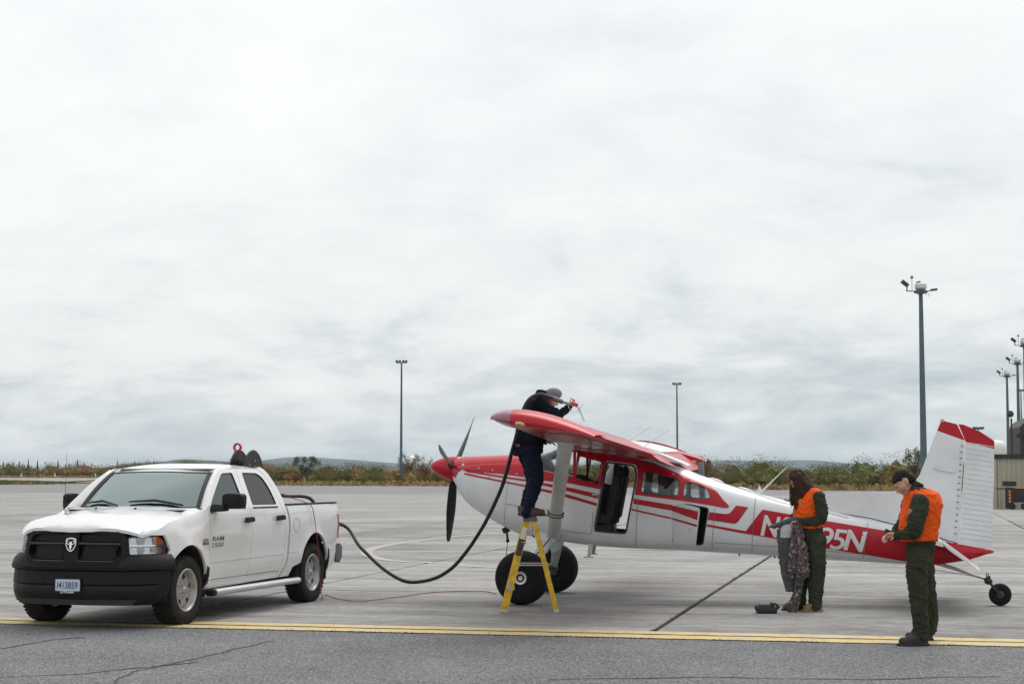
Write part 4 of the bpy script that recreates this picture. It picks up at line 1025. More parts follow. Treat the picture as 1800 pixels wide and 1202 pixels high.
# ---- tail wheel on its spring, fork and control chains
tw = empty('tail_wheel', (6.125, 0, .145)); tw.parent = plane
MB().lathe([(.05, -.045), (.085, -.06), (.125, -.05), (.142, -.025), (.145, 0), (.142, .025), (.125, .05), (.085, .06), (.05, .045)], 36, 'y').build('tyre', black_rub, tw, 60)
MB().lathe([(.003, -.05), (.03, -.052), (.052, -.044), (.052, .044), (.003, .05)], 24, 'y').build('rim', dark_trim, tw, 40)
MB().bar((0, -.075, 0), (-.13, -.05, .15), .035, .016, (0, 1, 0)).bar((0, .075, 0), (-.13, .05, .15), .035, .016, (0, 1, 0)).tube([(0, -.085, 0), (0, .085, 0)], .018, 10).build('fork', matt_black, tw, bevel=.004)
MB().ell((-.145, 0, .17), (.055, .055, .045)).bar((-.2, 0, .19), (-.12, 0, .23), .05, .03).box((-.17, -.02, .24), (.012, .012, .07)).box((-.145, .02, .24), (.012, .012, .07)).build('pivot_head', matt_black, tw)
MB().tube([(5.30, 0, .55), (5.55, 0, .475), (5.80, 0, .39), (5.985, 0, .33)], [.028, .024, .02, .018], 10).build('tail_spring', bare, plane, 60)
MB().tube([(4.95, -.05, .50), (5.4, -.06, .44), (6.0, -.05, .345)], .004, 6).build('steering_cable', matt_black, plane, 60)
# ---- belly fittings: exhausts, fuel drain, footsteps, tie-down, aerials
MB().tube([(-.45, -.12, .97), (-.42, -.12, .90)], .05, 10).tube([(-.42, -.12, .90), (-.41, -.12, .80)], .016, 8).ell((-.41, -.12, .79), (.026, .026, .03)).build('breather', matt_black, plane, 40)
MB().tube([(-.41, -.12, .78), (-.425, -.14, .62), (-.39, -.17, .45), (-.37, -.2, .30)], .005, 6).build('earth_lead', dark_trim, plane, 60)
for y in (-.16, .1): MB().tube([(-.10, y, .92), (.0, y, .86), (.12, y, .815)], .036, 12).build('exhaust_pipe', matt_black, plane, 50)
MB().prism([(-.42, .97), (-.05, .88), (-.06, .855), (-.20, .87)], -.2, .2).build('cowl_flap', white, plane)
for (x, y) in ((.80, -.44), (.72, .42)):
    MB().bar((x, y, .77), (x - .02, y - .02, .60), .05, .016, (0, 1, 0)).box((x - .02, y - .03, .595), (.13, .06, .014)).build('footstep', bare, plane, bevel=.003)
MB().lathe([(.02, -.006), (.03, -.006), (.03, .006), (.02, .006)], 12, 'y', (1.90, -.36, .72)).build('tie_down_ring', bare, plane)
for x in (2.75, 3.22, 3.27): MB().tube([(x, -.06, lut(F_BOT, x) + .02), (x + .01, -.06, lut(F_BOT, x) - .025)], .012, 6).build('drain_stub', matt_black, plane)
MB().prism([(4.95, .53), (5.08, .50), (5.10, .54)], -.03, .03).build('belly_fairing', white, plane)
MB().tube([(3.02, -.02, 1.43), (3.06, -.02, 1.47), (3.40, -.02, 1.80)], [.02, .012, .006], 8).build('whip_aerial', white, plane, 60)
MB().prism([(2.98, 1.44), (3.10, 1.41), (3.03, 1.56)], -.008, .008).build('aerial_fin', white, plane)
for x in (2.45, 2.85): MB().ell((x, 0, lut(F_TOP, x) + .0), (.11, .03, .025), rot=Matrix.Rotation(R(18), 3, 'Y')).build('roof_blister', white, plane, 60)
for (y, x) in ((-.6, 1.22), (.9, 1.30)): MB().tube([(x, y, 2.05), (x + .22, y, 2.20), (x + .42, y, 2.33)], [.006, .004, .003], 6).build('roof_aerial', steel, plane, 60)
# ================================================================ PICK-UP TRUCK
truck = empty('pickup_truck', (-4.623, 20.10, 0), math.atan2(.9543, .2986), 'white crew-cab pickup truck with black grille and hose reel in its bed', 'pickup truck')
def truck_paint():
    m = bpy.data.materials.new('truck_white'); m.use_nodes = True; t = m.node_tree; b = t.nodes['Principled BSDF']; L = t.links.new
    b.inputs['Roughness'].default_value = .3; b.inputs['Coat Weight'].default_value = .8; b.inputs['Coat Roughness'].default_value = .04
    co = t.nodes.new('ShaderNodeTexCoord'); se = t.nodes.new('ShaderNodeSeparateXYZ'); L(co.outputs['Object'], se.inputs[0])
    n = t.nodes.new('ShaderNodeTexNoise'); n.inputs['Scale'].default_value = 5; n.inputs['Detail'].default_value = 8; n.inputs['Roughness'].default_value = .7; L(co.outputs['Object'], n.inputs['Vector'])
    # road dust thrown up on the sills and behind the wheels
    h = math_node(t, 'MULTIPLY', math_node(t, 'SUBTRACT', .74, se.outputs[2]), 1.6, clamp=True)
    f = math_node(t, 'MULTIPLY', math_node(t, 'MULTIPLY', h, h), math_node(t, 'MULTIPLY', n.outputs['Fac'], 1.9), clamp=True)
    mx = t.nodes.new('ShaderNodeMix'); mx.data_type = 'RGBA'; mx.inputs[6].default_value = (.70, .705, .705, 1); mx.inputs[7].default_value = (.40, .345, .25, 1); L(f, mx.inputs[0]); L(mx.outputs[2], b.inputs['Base Color'])
    MATS['truck_white'] = m; return m
tw_ = truck_paint()
t_black = mat('black_plastic', (.009, .0095, .011), .55, var=.25, vscale=6, bump=.08, bscale=250, spec=.22)
t_black2 = mat('black_grille', (.009, .009, .010), .42, var=.2)
t_gap = mat('shut_line', (.01, .01, .01), .9)
chrome = mat('chrome', (.75, .76, .78), .12, metal=1.)
t_rim = mat('painted_steel_rim', (.36, .36, .355), .35, metal=.55, var=.12, vscale=9)
t_glass = glass_mat('windscreen_glass', (.90, .97, .97), 1.45, .25, (.80, .96, .98))
t_glass2 = glass_mat('side_glass', (.74, .82, .80), 1.45, .04, (.85, .98, 1))
t_glass3 = glass_mat('privacy_glass', (.16, .17, .18), 1.45, .0)
t_int = mat('truck_interior', (.36, .38, .38), .85, var=.2, vscale=4)
t_seat = mat('truck_seat', (.55, .58, .57), .9, var=.15, vscale=6)
FA, RA, WC = -.09, 3.43, .39                     # axles and wheel centre height
WZ = [(.30, .915), (.40, .935), (.5, .962), (.66, .985), (.69, .976), (.8, .985), (1.0, 1.0), (1.18, .992), (1.27, .972), (1.31, .955), (1.36, .935), (1.75, .748), (1.79, .715)]
WZF = [(.30, .93), (.5, .965), (.69, .98), (.9, .995), (1.03, .985), (1.12, .955), (1.2, .915), (1.27, .86), (1.32, .80)]
WX = [(-1.0, -.6), (-.9, -.42), (-.8, -.255), (-.70, -.155), (-.58, -.085), (-.45, -.04), (-.3, -.012), (-.1, 0), (3.9, 0), (4.2, -.012), (4.34, -.05)]
def tw_w(x, z):
    a = slut(WZ, z, .03); b = slut(WZF, z, .04); k = min(1, max(0, (x - .05) / .45)); k = k * k * (3 - 2 * k)
    w_ = b + (a - b) * k + lut(WX, x)
    for c in (FA, RA):
        r = math.hypot(x - c, z - WC); w_ += .022 * math.exp(-((r - .50) / .07) ** 2) * (1 if z > .3 else 0)
    return w_
def tside(sg): return lambda x, z, off: (x, sg * (tw_w(x, z) + off), z)
def arch(c, a, b, a0, a1, n=18):
    return [(c + a * math.cos(R(a0 + (a1 - a0) * i / n)), WC + b * math.sin(R(a0 + (a1 - a0) * i / n))) for i in range(n + 1)]
FG = round_poly([(.52, 1.345), (.63, 1.425), (1.03, 1.665), (1.13, 1.722), (1.425, 1.730), (1.40, 1.325)], [.03, .05, .1, .06, .03, .03])
RG = round_poly([(1.615, 1.325), (1.685, 1.730), (2.10, 1.722), (2.22, 1.665), (2.30, 1.52), (2.315, 1.318)], [.03, .04, .1, .1, .12, .03])
GAP = [(2.545, 1.30), (2.585, 1.15), (2.60, 1.0), (2.595, .72), (2.56, .56), (2.46, .44), (2.40, .385)]
for sg in (-1, 1):
    fn = tside(sg)
    # front wing with its wheel arch
    panel('front_wing', [(-.76, 1.036), (-.70, 1.055), (-.60, 1.095), (-.41, 1.165), (-.1, 1.21), (.15, 1.24), (.33, 1.285), (.415, 1.315), (.418, 1.2), (.40, .45), (.395, .37), (.36, .365)] + arch(FA, .455, .515, -3, 158) + [(-.52, .70), (-.505, .80), (-.455, .86), (-.49, .95), (-.53, 1.032)], fn, tw_, truck, (), .03, 0, .06)
    fd = panel('front_door', [(.426, 1.315), (.425, 1.2), (.408, .475), (1.462, .475), (1.50, .7), (1.525, 1.0), (1.515, 1.2), (1.495, 1.33), (1.545, 1.775), (1.13, 1.772), (1.0, 1.72), (.60, 1.46)], fn, tw_, truck, [FG], .035, 0, .06)
    rd = panel('rear_door', [(1.470, .475), (1.508, .7), (1.533, 1.0), (1.523, 1.2), (1.503, 1.33), (1.553, 1.775), (2.18, 1.765), (2.30, 1.70), (2.385, 1.54), (2.415, 1.33), (2.47, 1.22), (2.50, 1.0), (2.495, .72), (2.44, .56), (2.36, .475)], fn, tw_, truck, [RG], .035, 0, .06)
    panel('cab_corner', [(2.188, 1.772), (2.308, 1.705), (2.393, 1.545), (2.423, 1.335), (2.478, 1.225), (2.508, 1.0), (2.503, .72), (2.448, .56), (2.37, .475), (2.36, .385)] + list(reversed(GAP)) + [(2.55, 1.45), (2.50, 1.60), (2.44, 1.70), (2.37, 1.77), (2.28, 1.79)], fn, tw_, truck, (), .035, 0, .06)
    panel('sill', [(.40, .365), (2.355, .385), (2.365, .468), (.408, .468)], fn, tw_, truck, (), .04, -.004, .08)
    bs = panel('bed_side', [(x + .05, z) for x, z in GAP] + [(2.72, .385), (2.80, .50)] + list(reversed(arch(RA, .455, .535, 0, 163))) + [(3.90, .36), (4.02, .415), (4.25, .50), (4.33, .62), (4.34, .85), (4.335, 1.15), (4.315, 1.23), (4.26, 1.285), (4.18, 1.305)], fn, tw_, truck, (), .03, 0, .06)
    # panes, belt trims, handles
    for q, nm, gm, dr in ((FG, 'window_pane', t_glass2, fd), (RG, 'window_pane', t_glass3, rd)):
        c = (sum(p[0] for p in q) / len(q), sum(p[1] for p in q) / len(q))
        panel(nm, [(c[0] + (a - c[0]) * 1.03, c[1] + (b - c[1]) * 1.03) for a, b in q], fn, gm, dr, (), .004, -.012, .12)
        ring = [(c[0] + (a - c[0]) * .965, c[1] + (b - c[1]) * .955) for a, b in q]
        panel('window_seal', q, fn, t_black2, dr, [ring], .02, -.002, .12)
    panel('belt_trim', [(.50, 1.325), (1.40, 1.305), (1.40, 1.288), (.50, 1.305)], fn, t_black, fd, (), .01, .006, .1)
    panel('belt_trim', [(1.61, 1.303), (2.32, 1.298), (2.32, 1.28), (1.61, 1.286)], fn, t_black, rd, (), .01, .006, .1)
    for hx_, dr in ((1.30, fd), (2.20, rd)):
        mb = panel('h', round_poly([(hx_ - .02, 1.115), (hx_ + .21, 1.125), (hx_ + .225, 1.145), (hx_ + .20, 1.185), (hx_ - .02, 1.18)], .02), fn, t_black, None, (), .02, .045, .06, build=False)
        mb.build('door_handle', t_black, dr, bevel=.006)
    for (z0, z1, dr, x0, x1) in ((.668, .674, fd, .42, 1.49), (.672, .678, rd, 1.515, 2.48)):
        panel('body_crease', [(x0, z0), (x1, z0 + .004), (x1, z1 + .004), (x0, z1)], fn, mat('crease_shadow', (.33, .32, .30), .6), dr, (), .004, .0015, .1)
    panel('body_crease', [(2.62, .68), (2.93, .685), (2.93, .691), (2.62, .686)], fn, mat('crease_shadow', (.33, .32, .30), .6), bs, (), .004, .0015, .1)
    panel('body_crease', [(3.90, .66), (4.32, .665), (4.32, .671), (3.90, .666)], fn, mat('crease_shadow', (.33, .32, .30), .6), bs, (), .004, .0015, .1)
    # shut-line backing inside the gaps
    panel('door_jamb', [(.38, 1.30), (.38, .38), (2.36, .38), (2.55, .5), (2.62, .75), (2.62, 1.29)], fn, t_gap, truck, (), .01, -.05, .12)
    for q in (FG, RG): pass
    # wheel-arch liner
    for c_, nm in ((FA, 'wheel_liner'), (RA, 'wheel_liner')):
        rg = []
        for i in range(17):
            a = R(-12 + 204 * i / 16); rg.append([Vector((c_ + r * math.cos(a), sg * y, WC + r * 1.12 * math.sin(a))) for r, y in ((.462, .955), (.475, .955), (.475, .55), (.462, .55))])
        MB().rings(rg).build(nm, t_gap, truck, 50)
        MB().box((c_, sg * .545, .66), (.9, .02, .55)).build('wheel_liner', t_gap, truck)
    panel('arch_flap', [(.335, .64), (.40, .62), (.395, .44), (.35, .40)], fn, t_black, truck, (), .03, .008, .1)
    panel('arch_flap', [(3.86, .70), (3.90, .68), (3.915, .42), (3.87, .38)], fn, t_black, truck, (), .03, .008, .1)
    # tail lamp and rear bumper end
    panel('tail_lamp', round_poly([(4.262, 1.14), (4.344, 1.155), (4.348, .815), (4.275, .82)], .02), fn, mat('tail_lamp_red', (.30, .004, .008), .3), truck, (), .06, .006, .08)
    MB().prism(round_poly([(4.10, .735), (4.36, .745), (4.44, .70), (4.44, .56), (4.36, .47), (4.22, .50), (4.17, .62)], .03), sg * .70, sg * (.965), 'y').build('bumper_end', mat('bumper_grey', (.075, .08, .085), .35, metal=.3, var=.2), truck, bevel=.015)
    # running board
    rb = MB().rings([[Vector((x, sg * (1.01 + .055 * math.cos(a)), .325 + .042 * math.sin(a))) for a in [math.tau * k / 16 for k in range(16)]] for x in (.48, .52, 2.80, 2.84)])
    rb.build('running_board', mat('brushed_step', (.62, .63, .65), .3, metal=.8, var=.1, vscale=5), truck, 50)
    MB().box((.43, sg * 1.01, .325), (.10, .10, .08)).build('step_end_cap', t_black, truck, bevel=.02)
    MB().box((2.86, sg * 1.01, .325), (.05, .10, .08)).build('step_end_cap', t_black, truck, bevel=.02)
    for x in (.75, 1.6, 2.5): MB().bar((x, sg * .70, .38), (x, sg * .98, .32), .05, .03).build('step_bracket', t_gap, truck)
    # door mirror
    mr = empty('door_mirror'); mr.parent = truck
    yb = .975
    MB().rings([[Vector((.56 + dx, sg * (yb - .02 + t * .17), 1.315 + dz * (1 - .15 * t))) for dx, dz in ((-.11, -.05), (.07, -.045), (.08, .03), (-.06, .045))] for t in ((0, .5, 1) if sg < 0 else (0, .2, .4))]).build('mirror_arm', t_black, mr, bevel=.01)
    if sg < 0:
        MB().prism(round_poly([(-.26, -.09), (0, -.09), (0, .075), (-.08, .095), (-.27, .085)], [.04, .03, .05, .05, .05]), -.07, .07, 'x').build('mirror_shell', t_black, mr, 40, bevel=.025, loc=(.60, -(yb + .10), 1.395))
    else:                                            # the passenger mirror is folded back against the glass
        MB().prism(round_poly([(0, -.09), (.24, -.09), (.25, .085), (.08, .095), (0, .075)], [.03, .04, .05, .05, .05]), -.05, .05, 'y').build('mirror_shell', t_black, mr, 40, bevel=.02, loc=(.54, yb + .055, 1.385))
    # A-pillar
    b0 = Vector((.50, sg * .80, 1.30)); b1 = Vector((1.025, sg * .69, 1.728)); o0 = Vector((.40, sg * .93, 1.30)); o1 = Vector((1.06, sg * .735, 1.765))
    rg = []
    for i in range(9):
        t = i / 8; bow = .012 * math.sin(t * math.pi); pi_ = b0.lerp(b1, t) + Vector((-.02, 0, .02)) * math.sin(t * math.pi); po_ = o0.lerp(o1, t) + Vector((.0, sg * bow, .03 * math.sin(t * math.pi)))
        dn = Vector((.035, -sg * .02, -.03)); rg.append([pi_, (pi_ + po_) / 2 + Vector((-.012, sg * .006, .014)), po_, po_ + dn, pi_ + dn])
    MB().rings(rg).build('a_pillar', tw_, truck, 50)
    rg2 = []
    for i in range(9):
        t = i / 8; pi_ = b0.lerp(b1, t) + Vector((-.02, 0, .02)) * math.sin(t * math.pi); rg2.append([pi_ + Vector((-.006, sg * .012, .006)), pi_ + Vector((-.006, -sg * .045, .010)), pi_ + Vector((.01, -sg * .045, 0)), pi_ + Vector((.01, sg * .012, 0))])
    MB().rings(rg2).build('windscreen_trim', t_black2, truck, 50)
# fuel flap on the near bed side, badges
panel('fuel_flap', [(2.83 + .095 * math.cos(math.tau * k / 24), 1.045 + .095 * math.sin(math.tau * k / 24)) for k in range(24)], tside(-1), mat('crease_shadow', (.33, .32, .30), .6), truck, [[(2.83 + .088 * math.cos(math.tau * k / 24), 1.045 + .088 * math.sin(math.tau * k / 24)) for k in range(24)]], .006, .002, .05)
MB().box((2.92, -1.003, 1.04), (.012, .008, .02)).build('fuel_flap_lock', chrome, truck)
def side_text(txt, x0, z0, height, width, m, name, fn, parent, lift=.004, off=.012):
    cu = bpy.data.curves.new('t', 'FONT'); cu.body = txt; cu.size = 1; cu.offset = off; cu.resolution_u = 3
    to = bpy.data.objects.new('t', cu); COL.objects.link(to)
    m_ = bpy.data.meshes.new_from_object(to.evaluated_get(bpy.context.evaluated_depsgraph_get())); bpy.data.objects.remove(to)
    xs = [v.co.x for v in m_.vertices]; ys = [v.co.y for v in m_.vertices]; a, b, c, d = min(xs), max(xs), min(ys), max(ys)
    for v in m_.vertices: v.co = Vector(fn(x0 + (v.co.x - a) / (b - a) * width, z0 + (v.co.y - c) / (d - c) * height, lift))
    m_.materials.clear(); m_.materials.append(m); finish(m_, 60); m_.name = name
    return link(name, m_, parent)
badge = mat('badge_grey', (.20, .20, .20), .3, metal=.6); nf = tside(-1)
side_text('RAM', .47, .925, .055, .29, badge, 'badge_lettering', nf, truck, off=.012)
side_text('1500', .48, .850, .055, .28, badge, 'badge_lettering', nf, truck, off=.004)
side_text('HEMI', .235, .93, .03, .13, badge, 'badge_lettering', nf, truck)
panel('badge_plate', [(.22, .89), (.38, .89), (.38, .923), (.22, .923)], nf, mat('badge_red', (.22, .03, .03), .4), truck, (), .004, .004, .1)
side_text('5.7 LITER', .235, .895, .02, .13, mat('badge_silver', (.6, .6, .6), .3, metal=.6), 'badge_lettering', nf, truck, lift=.006)
# roof, cab back, windscreen
def roof_z(x, y): return 1.842 - .055 * (abs(y) / .72) ** 2.4 - .098 * max(0, (1.5 - x) / .55) ** 2.2 - .045 * max(0, (x - 2.0) / .42) ** 2
rf = round_poly([(.945, 0), (.96, -.4), (1.02, -.70), (1.12, -.725), (2.20, -.725), (2.38, -.70), (2.43, -.5), (2.44, 0), (2.43, .5), (2.38, .70), (2.20, .725), (1.12, .725), (1.02, .70), (.96, .4)], .04)
panel('roof', rf, lambda x, y, o: (x, y, roof_z(x, y) + o), tw_, truck, (), .03, 0, .09, 60)
def back_fn(y, z, o): return (2.42 + .13 * min(1, (1.80 - z) / .4) + o - .05 * (y / .75) ** 2, y, z)
RW = round_poly([(-.52, 1.36), (.52, 1.36), (.46, 1.68), (-.46, 1.68)], .06)
panel('cab_back', [(-.90, .5), (.90, .5), (.93, 1.30), (.74, 1.74), (.5, 1.795), (-.5, 1.795), (-.74, 1.74), (-.93, 1.30)], back_fn, tw_, truck, [RW], .03, 0, .12)
panel('window_pane', RW, back_fn, t_glass3, truck, (), .004, -.012, .15)
def ws_fn(u, v, o):
    hw = .80 + (.69 - .80) * v; y = u * hw; xb = .21 + .30 * abs(u) ** 2.2; xt = .935 + .085 * abs(u) ** 2.2
    x = xb + (xt - xb) * v; z = 1.295 + (1.74 - 1.295) * v - .02 * abs(u) ** 2 * v + .035 * math.sin(math.pi * v) * (1 - .3 * u * u)
    return (x - o * .5, y, z + o * .85)
panel('windscreen', [(-1, 0), (1, 0), (1, 1), (-1, 1)], ws_fn, t_glass, truck, (), .005, 0, .1, 60)
panel('windscreen_frit', [(-1, 0), (1, 0), (1, .06), (.5, .05), (-.5, .05), (-1, .06)], ws_fn, t_black2, truck, (), .003, .004, .1, 60)
panel('windscreen_header', [(-1, .978), (1, .978), (1, 1.01), (-1, 1.01)], ws_fn, t_black2, truck, (), .003, .004, .1, 60)
panel('inspection_sticker', [(-.86, .115), (-.775, .115), (-.775, .215), (-.86, .215)], ws_fn, mat('sticker_red', (.45, .16, .13), .6), truck, (), .002, -.008, .1)
for (u0, v0, u1, v1) in ((-.80, .05, .02, .12), (.18, .04, .86, .09)):
    a = Vector(ws_fn(u0, v0, .03)); b = Vector(ws_fn((u0 + u1) / 2, (v0 + v1) / 2 + .06, .035)); c = Vector(ws_fn(u1, v1, .03))
    wp = MB().tube([a, b, c], [.012, .016, .01], 8).build('wiper', t_black2, truck, 60)
# bonnet
HE = [(-1.0, 1.03), (-.86, 1.035), (-.76, 1.040), (-.70, 1.058), (-.60, 1.098), (-.41, 1.168), (-.1, 1.213), (.15, 1.243), (.33, 1.288), (.5, 1.32)]
def hood_ye(x): return tw_w(x, lut(HE, x)) - .008 if x > -.76 else lut([(-1.0, .70), (-.76, tw_w(-.76, 1.04) - .003)], x)
def hood_z(x, y):
    zc_ = lut([(-1.0, 1.085), (-.97, 1.12), (-.93, 1.15), (-.86, 1.178), (-.7, 1.212), (-.4, 1.25), (0, 1.292), (.3, 1.322), (.5, 1.33)], x)
    ze = lut(HE, x); q = min(1.05, abs(y) / hood_ye(x)); b = 1 / (1 + math.exp((abs(y) - .50) / .03)) * lut([(-.85, 0), (-.6, .012), (.1, .02), (.5, .02)], x)
    return zc_ - (zc_ - ze) * q ** 2.9 + b * (1 - q) - .0
hd_ = [(-.985, 0), (-.975, -.25), (-.935, -.46), (-.885, -.58), (-.82, -.68)] + [(x, -hood_ye(x)) for x in (-.755, -.70, -.6, -.5, -.41, -.25, -.1, .15, .33)] + [(.40, -.80), (.33, -.55), (.24, -.3), (.215, 0)]
hd_ = hd_ + [(x, -y) for x, y in reversed(hd_[1:-1])]
panel('bonnet', hd_, lambda x, y, o: (x, y, hood_z(x, y) + o), tw_, truck, (), .035, 0, .05, 60)
MB().box((.30, 0, 1.285), (.3, 1.5, .02)).build('cowl_vent', t_black2, truck)
for (x, y) in ((.02, -.22), (.02, .3)): MB().ell((x, y, hood_z(x, y) + .006), (.018, .018, .012)).build('washer_jet', t_black2, truck, 60)
# engine bay and floor pan keep daylight out
MB().box((-.25, 0, .80), (1.0, 1.1, .66)).build('engine_bay', t_gap, truck)
MB().box((1.5, 0, .39), (2.2, 1.72, .2)).build('floor_pan', t_gap, truck)
MB().box((3.45, 0, .56), (1.75, 1.0, .34)).build('chassis', t_gap, truck)
for x in (FA, RA): MB().tube([(x, -.85, WC), (x, .85, WC)], .05, 10).ell((x, .1, WC), (.16, .17, .16)).build('axle', t_gap, truck)
# ---- front end: wraps a plan curve from the centre line round to the wheel arch
PC = [(-.955, 0), (-.95, .2), (-.93, .40), (-.885, .58), (-.80, .735), (-.70, .835), (-.58, .905), (-.45, .945)]
def plan(c):
    d = [0]
    for a, b in zip(c, c[1:]): d.append(d[-1] + math.dist(a, b))
    def f(u):
        s = 1 if u >= 0 else -1; u = min(abs(u), d[-1] - 1e-4)
        for i in range(len(c) - 1):
            if u <= d[i + 1]:
                t = (u - d[i]) / (d[i + 1] - d[i]); x = c[i][0] + (c[i + 1][0] - c[i][0]) * t; y = c[i][1] + (c[i + 1][1] - c[i][1]) * t
                break
        # smooth normals from neighbouring points
        i0, i1 = max(0, i), min(len(c) - 1, i + 1)
        def tan(k):
            a = c[max(0, k - 1)]; b = c[min(len(c) - 1, k + 1)]
            if k == 0: return (0, 1)
            L_ = math.dist(a, b); return ((b[0] - a[0]) / L_, (b[1] - a[1]) / L_)
        ta, tb = tan(i0), tan(i1); tx = ta[0] + (tb[0] - ta[0]) * t; ty = ta[1] + (tb[1] - ta[1]) * t; L_ = math.hypot(tx, ty)
        return x, s * y, -ty / L_, s * tx / L_
    return f, d[-1]
plan_f, UMAX = plan(PC)
def front_fn(lean=.0, z0=.8):
    def fn(u, z, o):
        x, y, nx, ny = plan_f(u); o2 = o - lean * max(0, z - z0)
        return (x + nx * o2, y + ny * o2, z)
    return fn
gfn = front_fn(.10, .72)
GO = round_poly([(-.55, .70), (.55, .70), (.665, .80), (.655, .93), (.635, 1.035), (.53, 1.085), (.25, 1.11), (0, 1.118), (-.25, 1.11), (-.53, 1.085), (-.635, 1.035), (-.655, .93), (-.665, .80)], .035)
gh = []
for s in (-1, 1):
    gh.append(round_poly([(s * .085, .965), (s * .575, .955), (s * .545, 1.02), (s * .46, 1.048), (s * .085, 1.062)], .02))
    gh.append(round_poly([(s * .085, .760), (s * .50, .760), (s * .59, .825), (s * .58, .925), (s * .085, .935)], .02))
gr = panel('grille_surround', GO, gfn, t_black, truck, gh, .09, .045, .05, 40)
panel('grille_back', GO, gfn, t_gap, gr, (), .01, -.07, .1)
for s in (-1, 1):                                  # fine diamond mesh behind the bars
    for (z0, z1) in ((.765, .935), (.965, 1.045)):
        gm = MB(); n = 17
        for i in range(n):
            u0 = s * (.09 + i * .03)
            for dr in (1, -1):
                a = (u0, z0 if dr > 0 else z1); b = (u0 + s * (z1 - z0) * .55, z1 if dr > 0 else z0)
                if abs(b[0]) > .57: continue
                gm.bar(gfn(a[0], a[1], .0), gfn(b[0], b[1], .0), .006, .012)
        tag(gm.build('grille_mesh', t_black2, gr), kind='stuff')
    for (z0, z1) in ((.940, .952),): panel('grille_bar', [(s * .09, z0), (s * .57, z0), (s * .57, z1), (s * .09, z1)], gfn, mat('grille_edge', (.05, .05, .055), .3), gr, (), .01, .051, .08)
    panel('grille_bar', [(s * .09, .748), (s * .50, .748), (s * .50, .758), (s * .09, .758)], gfn, mat('grille_edge', (.05, .05, .055), .3), gr, (), .01, .049, .08)
# shield emblem with a horned head
em = empty('grille_emblem'); em.parent = truck
shp = round_poly([(-.062, 1.0), (0, 1.012), (.062, 1.0), (.066, .93), (.035, .872), (0, .855), (-.035, .872), (-.066, .93)], .012)
panel('emblem_shield', shp, gfn, t_black2, em, (), .02, .059, .04)
ins = [(u * .86, .932 + (z - .932) * .86) for u, z in shp]
panel('emblem_rim', shp, gfn, chrome, em, [ins], .01, .065, .04)
for s in (-1, 1):
    pts = []
    for i in range(12):
        a = R(80 - 300 * i / 11); r = .026 - .0012 * i; pts.append(gfn(s * (.026 - .0 + r * math.cos(a) * 1.0), .955 + r * math.sin(a), .067))
    MB().tube(pts, [.0085] * 7 + [.007, .006, .005, .004, .003], 7).build('emblem_horn', chrome, em, 60)
panel('emblem_head', [(-.018, .965), (.018, .965), (.015, .92), (.008, .882), (-.008, .882), (-.015, .92)], gfn, chrome, em, (), .01, .069, .03)
# headlamps: reflector bowl, lens, amber corner
hfn = front_fn(.22, .80)
for s in (-1, 1):
    hl = empty('headlamp'); hl.parent = truck
    HO = round_poly([(s * .665, .818), (s * .645, 1.018), (s * .70, 1.028), (s * 1.03, 1.030), (s * 1.10, .985), (s * 1.165, .87), (s * 1.15, .826)], .018)
    panel('lamp_housing', HO, hfn, mat('lamp_chrome', (.55, .56, .58), .16, metal=.9, var=.25, vscale=30), hl, (), .03, -.035, .05)
    cc = (s * .89, .92)
    panel('lamp_bezel', HO, hfn, t_black2, hl, [[(cc[0] + (a - cc[0]) * .965, cc[1] + (b - cc[1]) * .93) for a, b in HO]], .03, .004, .06)
    for (uu, zz, r) in ((.80, .975, .05), (.80, .87, .042)):
        p = Vector(hfn(s * uu, zz, -.02)); q_ = Vector(hfn(s * uu, zz, .0)); d = (q_ - p).normalized(); pts = [p + d * k for k in (-.012, .0, .008)]
        MB().tube(pts, [r * .5, r * .9, r], 16).build('reflector_bowl', chrome, hl, 50)
        MB().tube([p + d * .008, p + d * .02], [r * .35, r * .12], 10).build('bulb', mat('bulb_white', (.8, .8, .8), .2), hl, 60)
    panel('lamp_divider', [(s * .67, .912), (s * 1.13, .912), (s * 1.13, .928), (s * .67, .928)], hfn, chrome, hl, (), .02, -.005, .06)
    panel('amber_reflector', round_poly([(s * .975, .935), (s * .965, 1.018), (s * 1.03, 1.02), (s * 1.085, .98), (s * 1.12, .935)], .008), hfn, mat('amber_plastic', (.75, .17, .02), .25, coat=1, var=.2, vscale=60), hl, (), .015, -.012, .05)
    panel('amber_reflector', round_poly([(s * .93, .85), (s * .93, .90), (s * 1.01, .90), (s * 1.01, .85)], .01), hfn, mat('amber_pale', (.60, .26, .14), .25, coat=1), hl, (), .01, -.014, .05)
    panel('lamp_lens', HO, hfn, glass_mat('lamp_lens', (.93, .94, .95), 1.45), hl, (), .004, .003, .06)
# bumper swept round the plan curve
def sweep(prof, name, m, un, parent, sharp=35, taper=None):
    rings = []; N_ = 44
    for i in range(N_ + 1):
        u = -un + 2 * un * i / N_; x, y, nx, ny = plan_f(u); k = taper(abs(u)) if taper else 0
        rings.append([Vector((x + nx * o, y + ny * o, z + (k * (1 if z < .5 else 0)))) for o, z in prof])
    return MB().rings(rings).build(name, m, parent, sharp)
rings = []
for i in range(49):
    u = -(UMAX - .005) * (1 - i / 24); x, y, nx, ny = plan_f(u); k = min(1, max(0, (abs(u) - .50) / .17)); zt = .70 + .122 * k * k * (3 - 2 * k)
    rings.append([Vector((x + nx * o, y + ny * o, z)) for o, z in ((-.03, zt), (.02 + .03 * (1 - k), zt - .002), (.07, zt - .02 - .03 * k), (.10, .690), (.094, .655), (.07, .645), (-.03, .645))])
MB().rings(rings).build('bumper_upper', t_black, truck, 35)
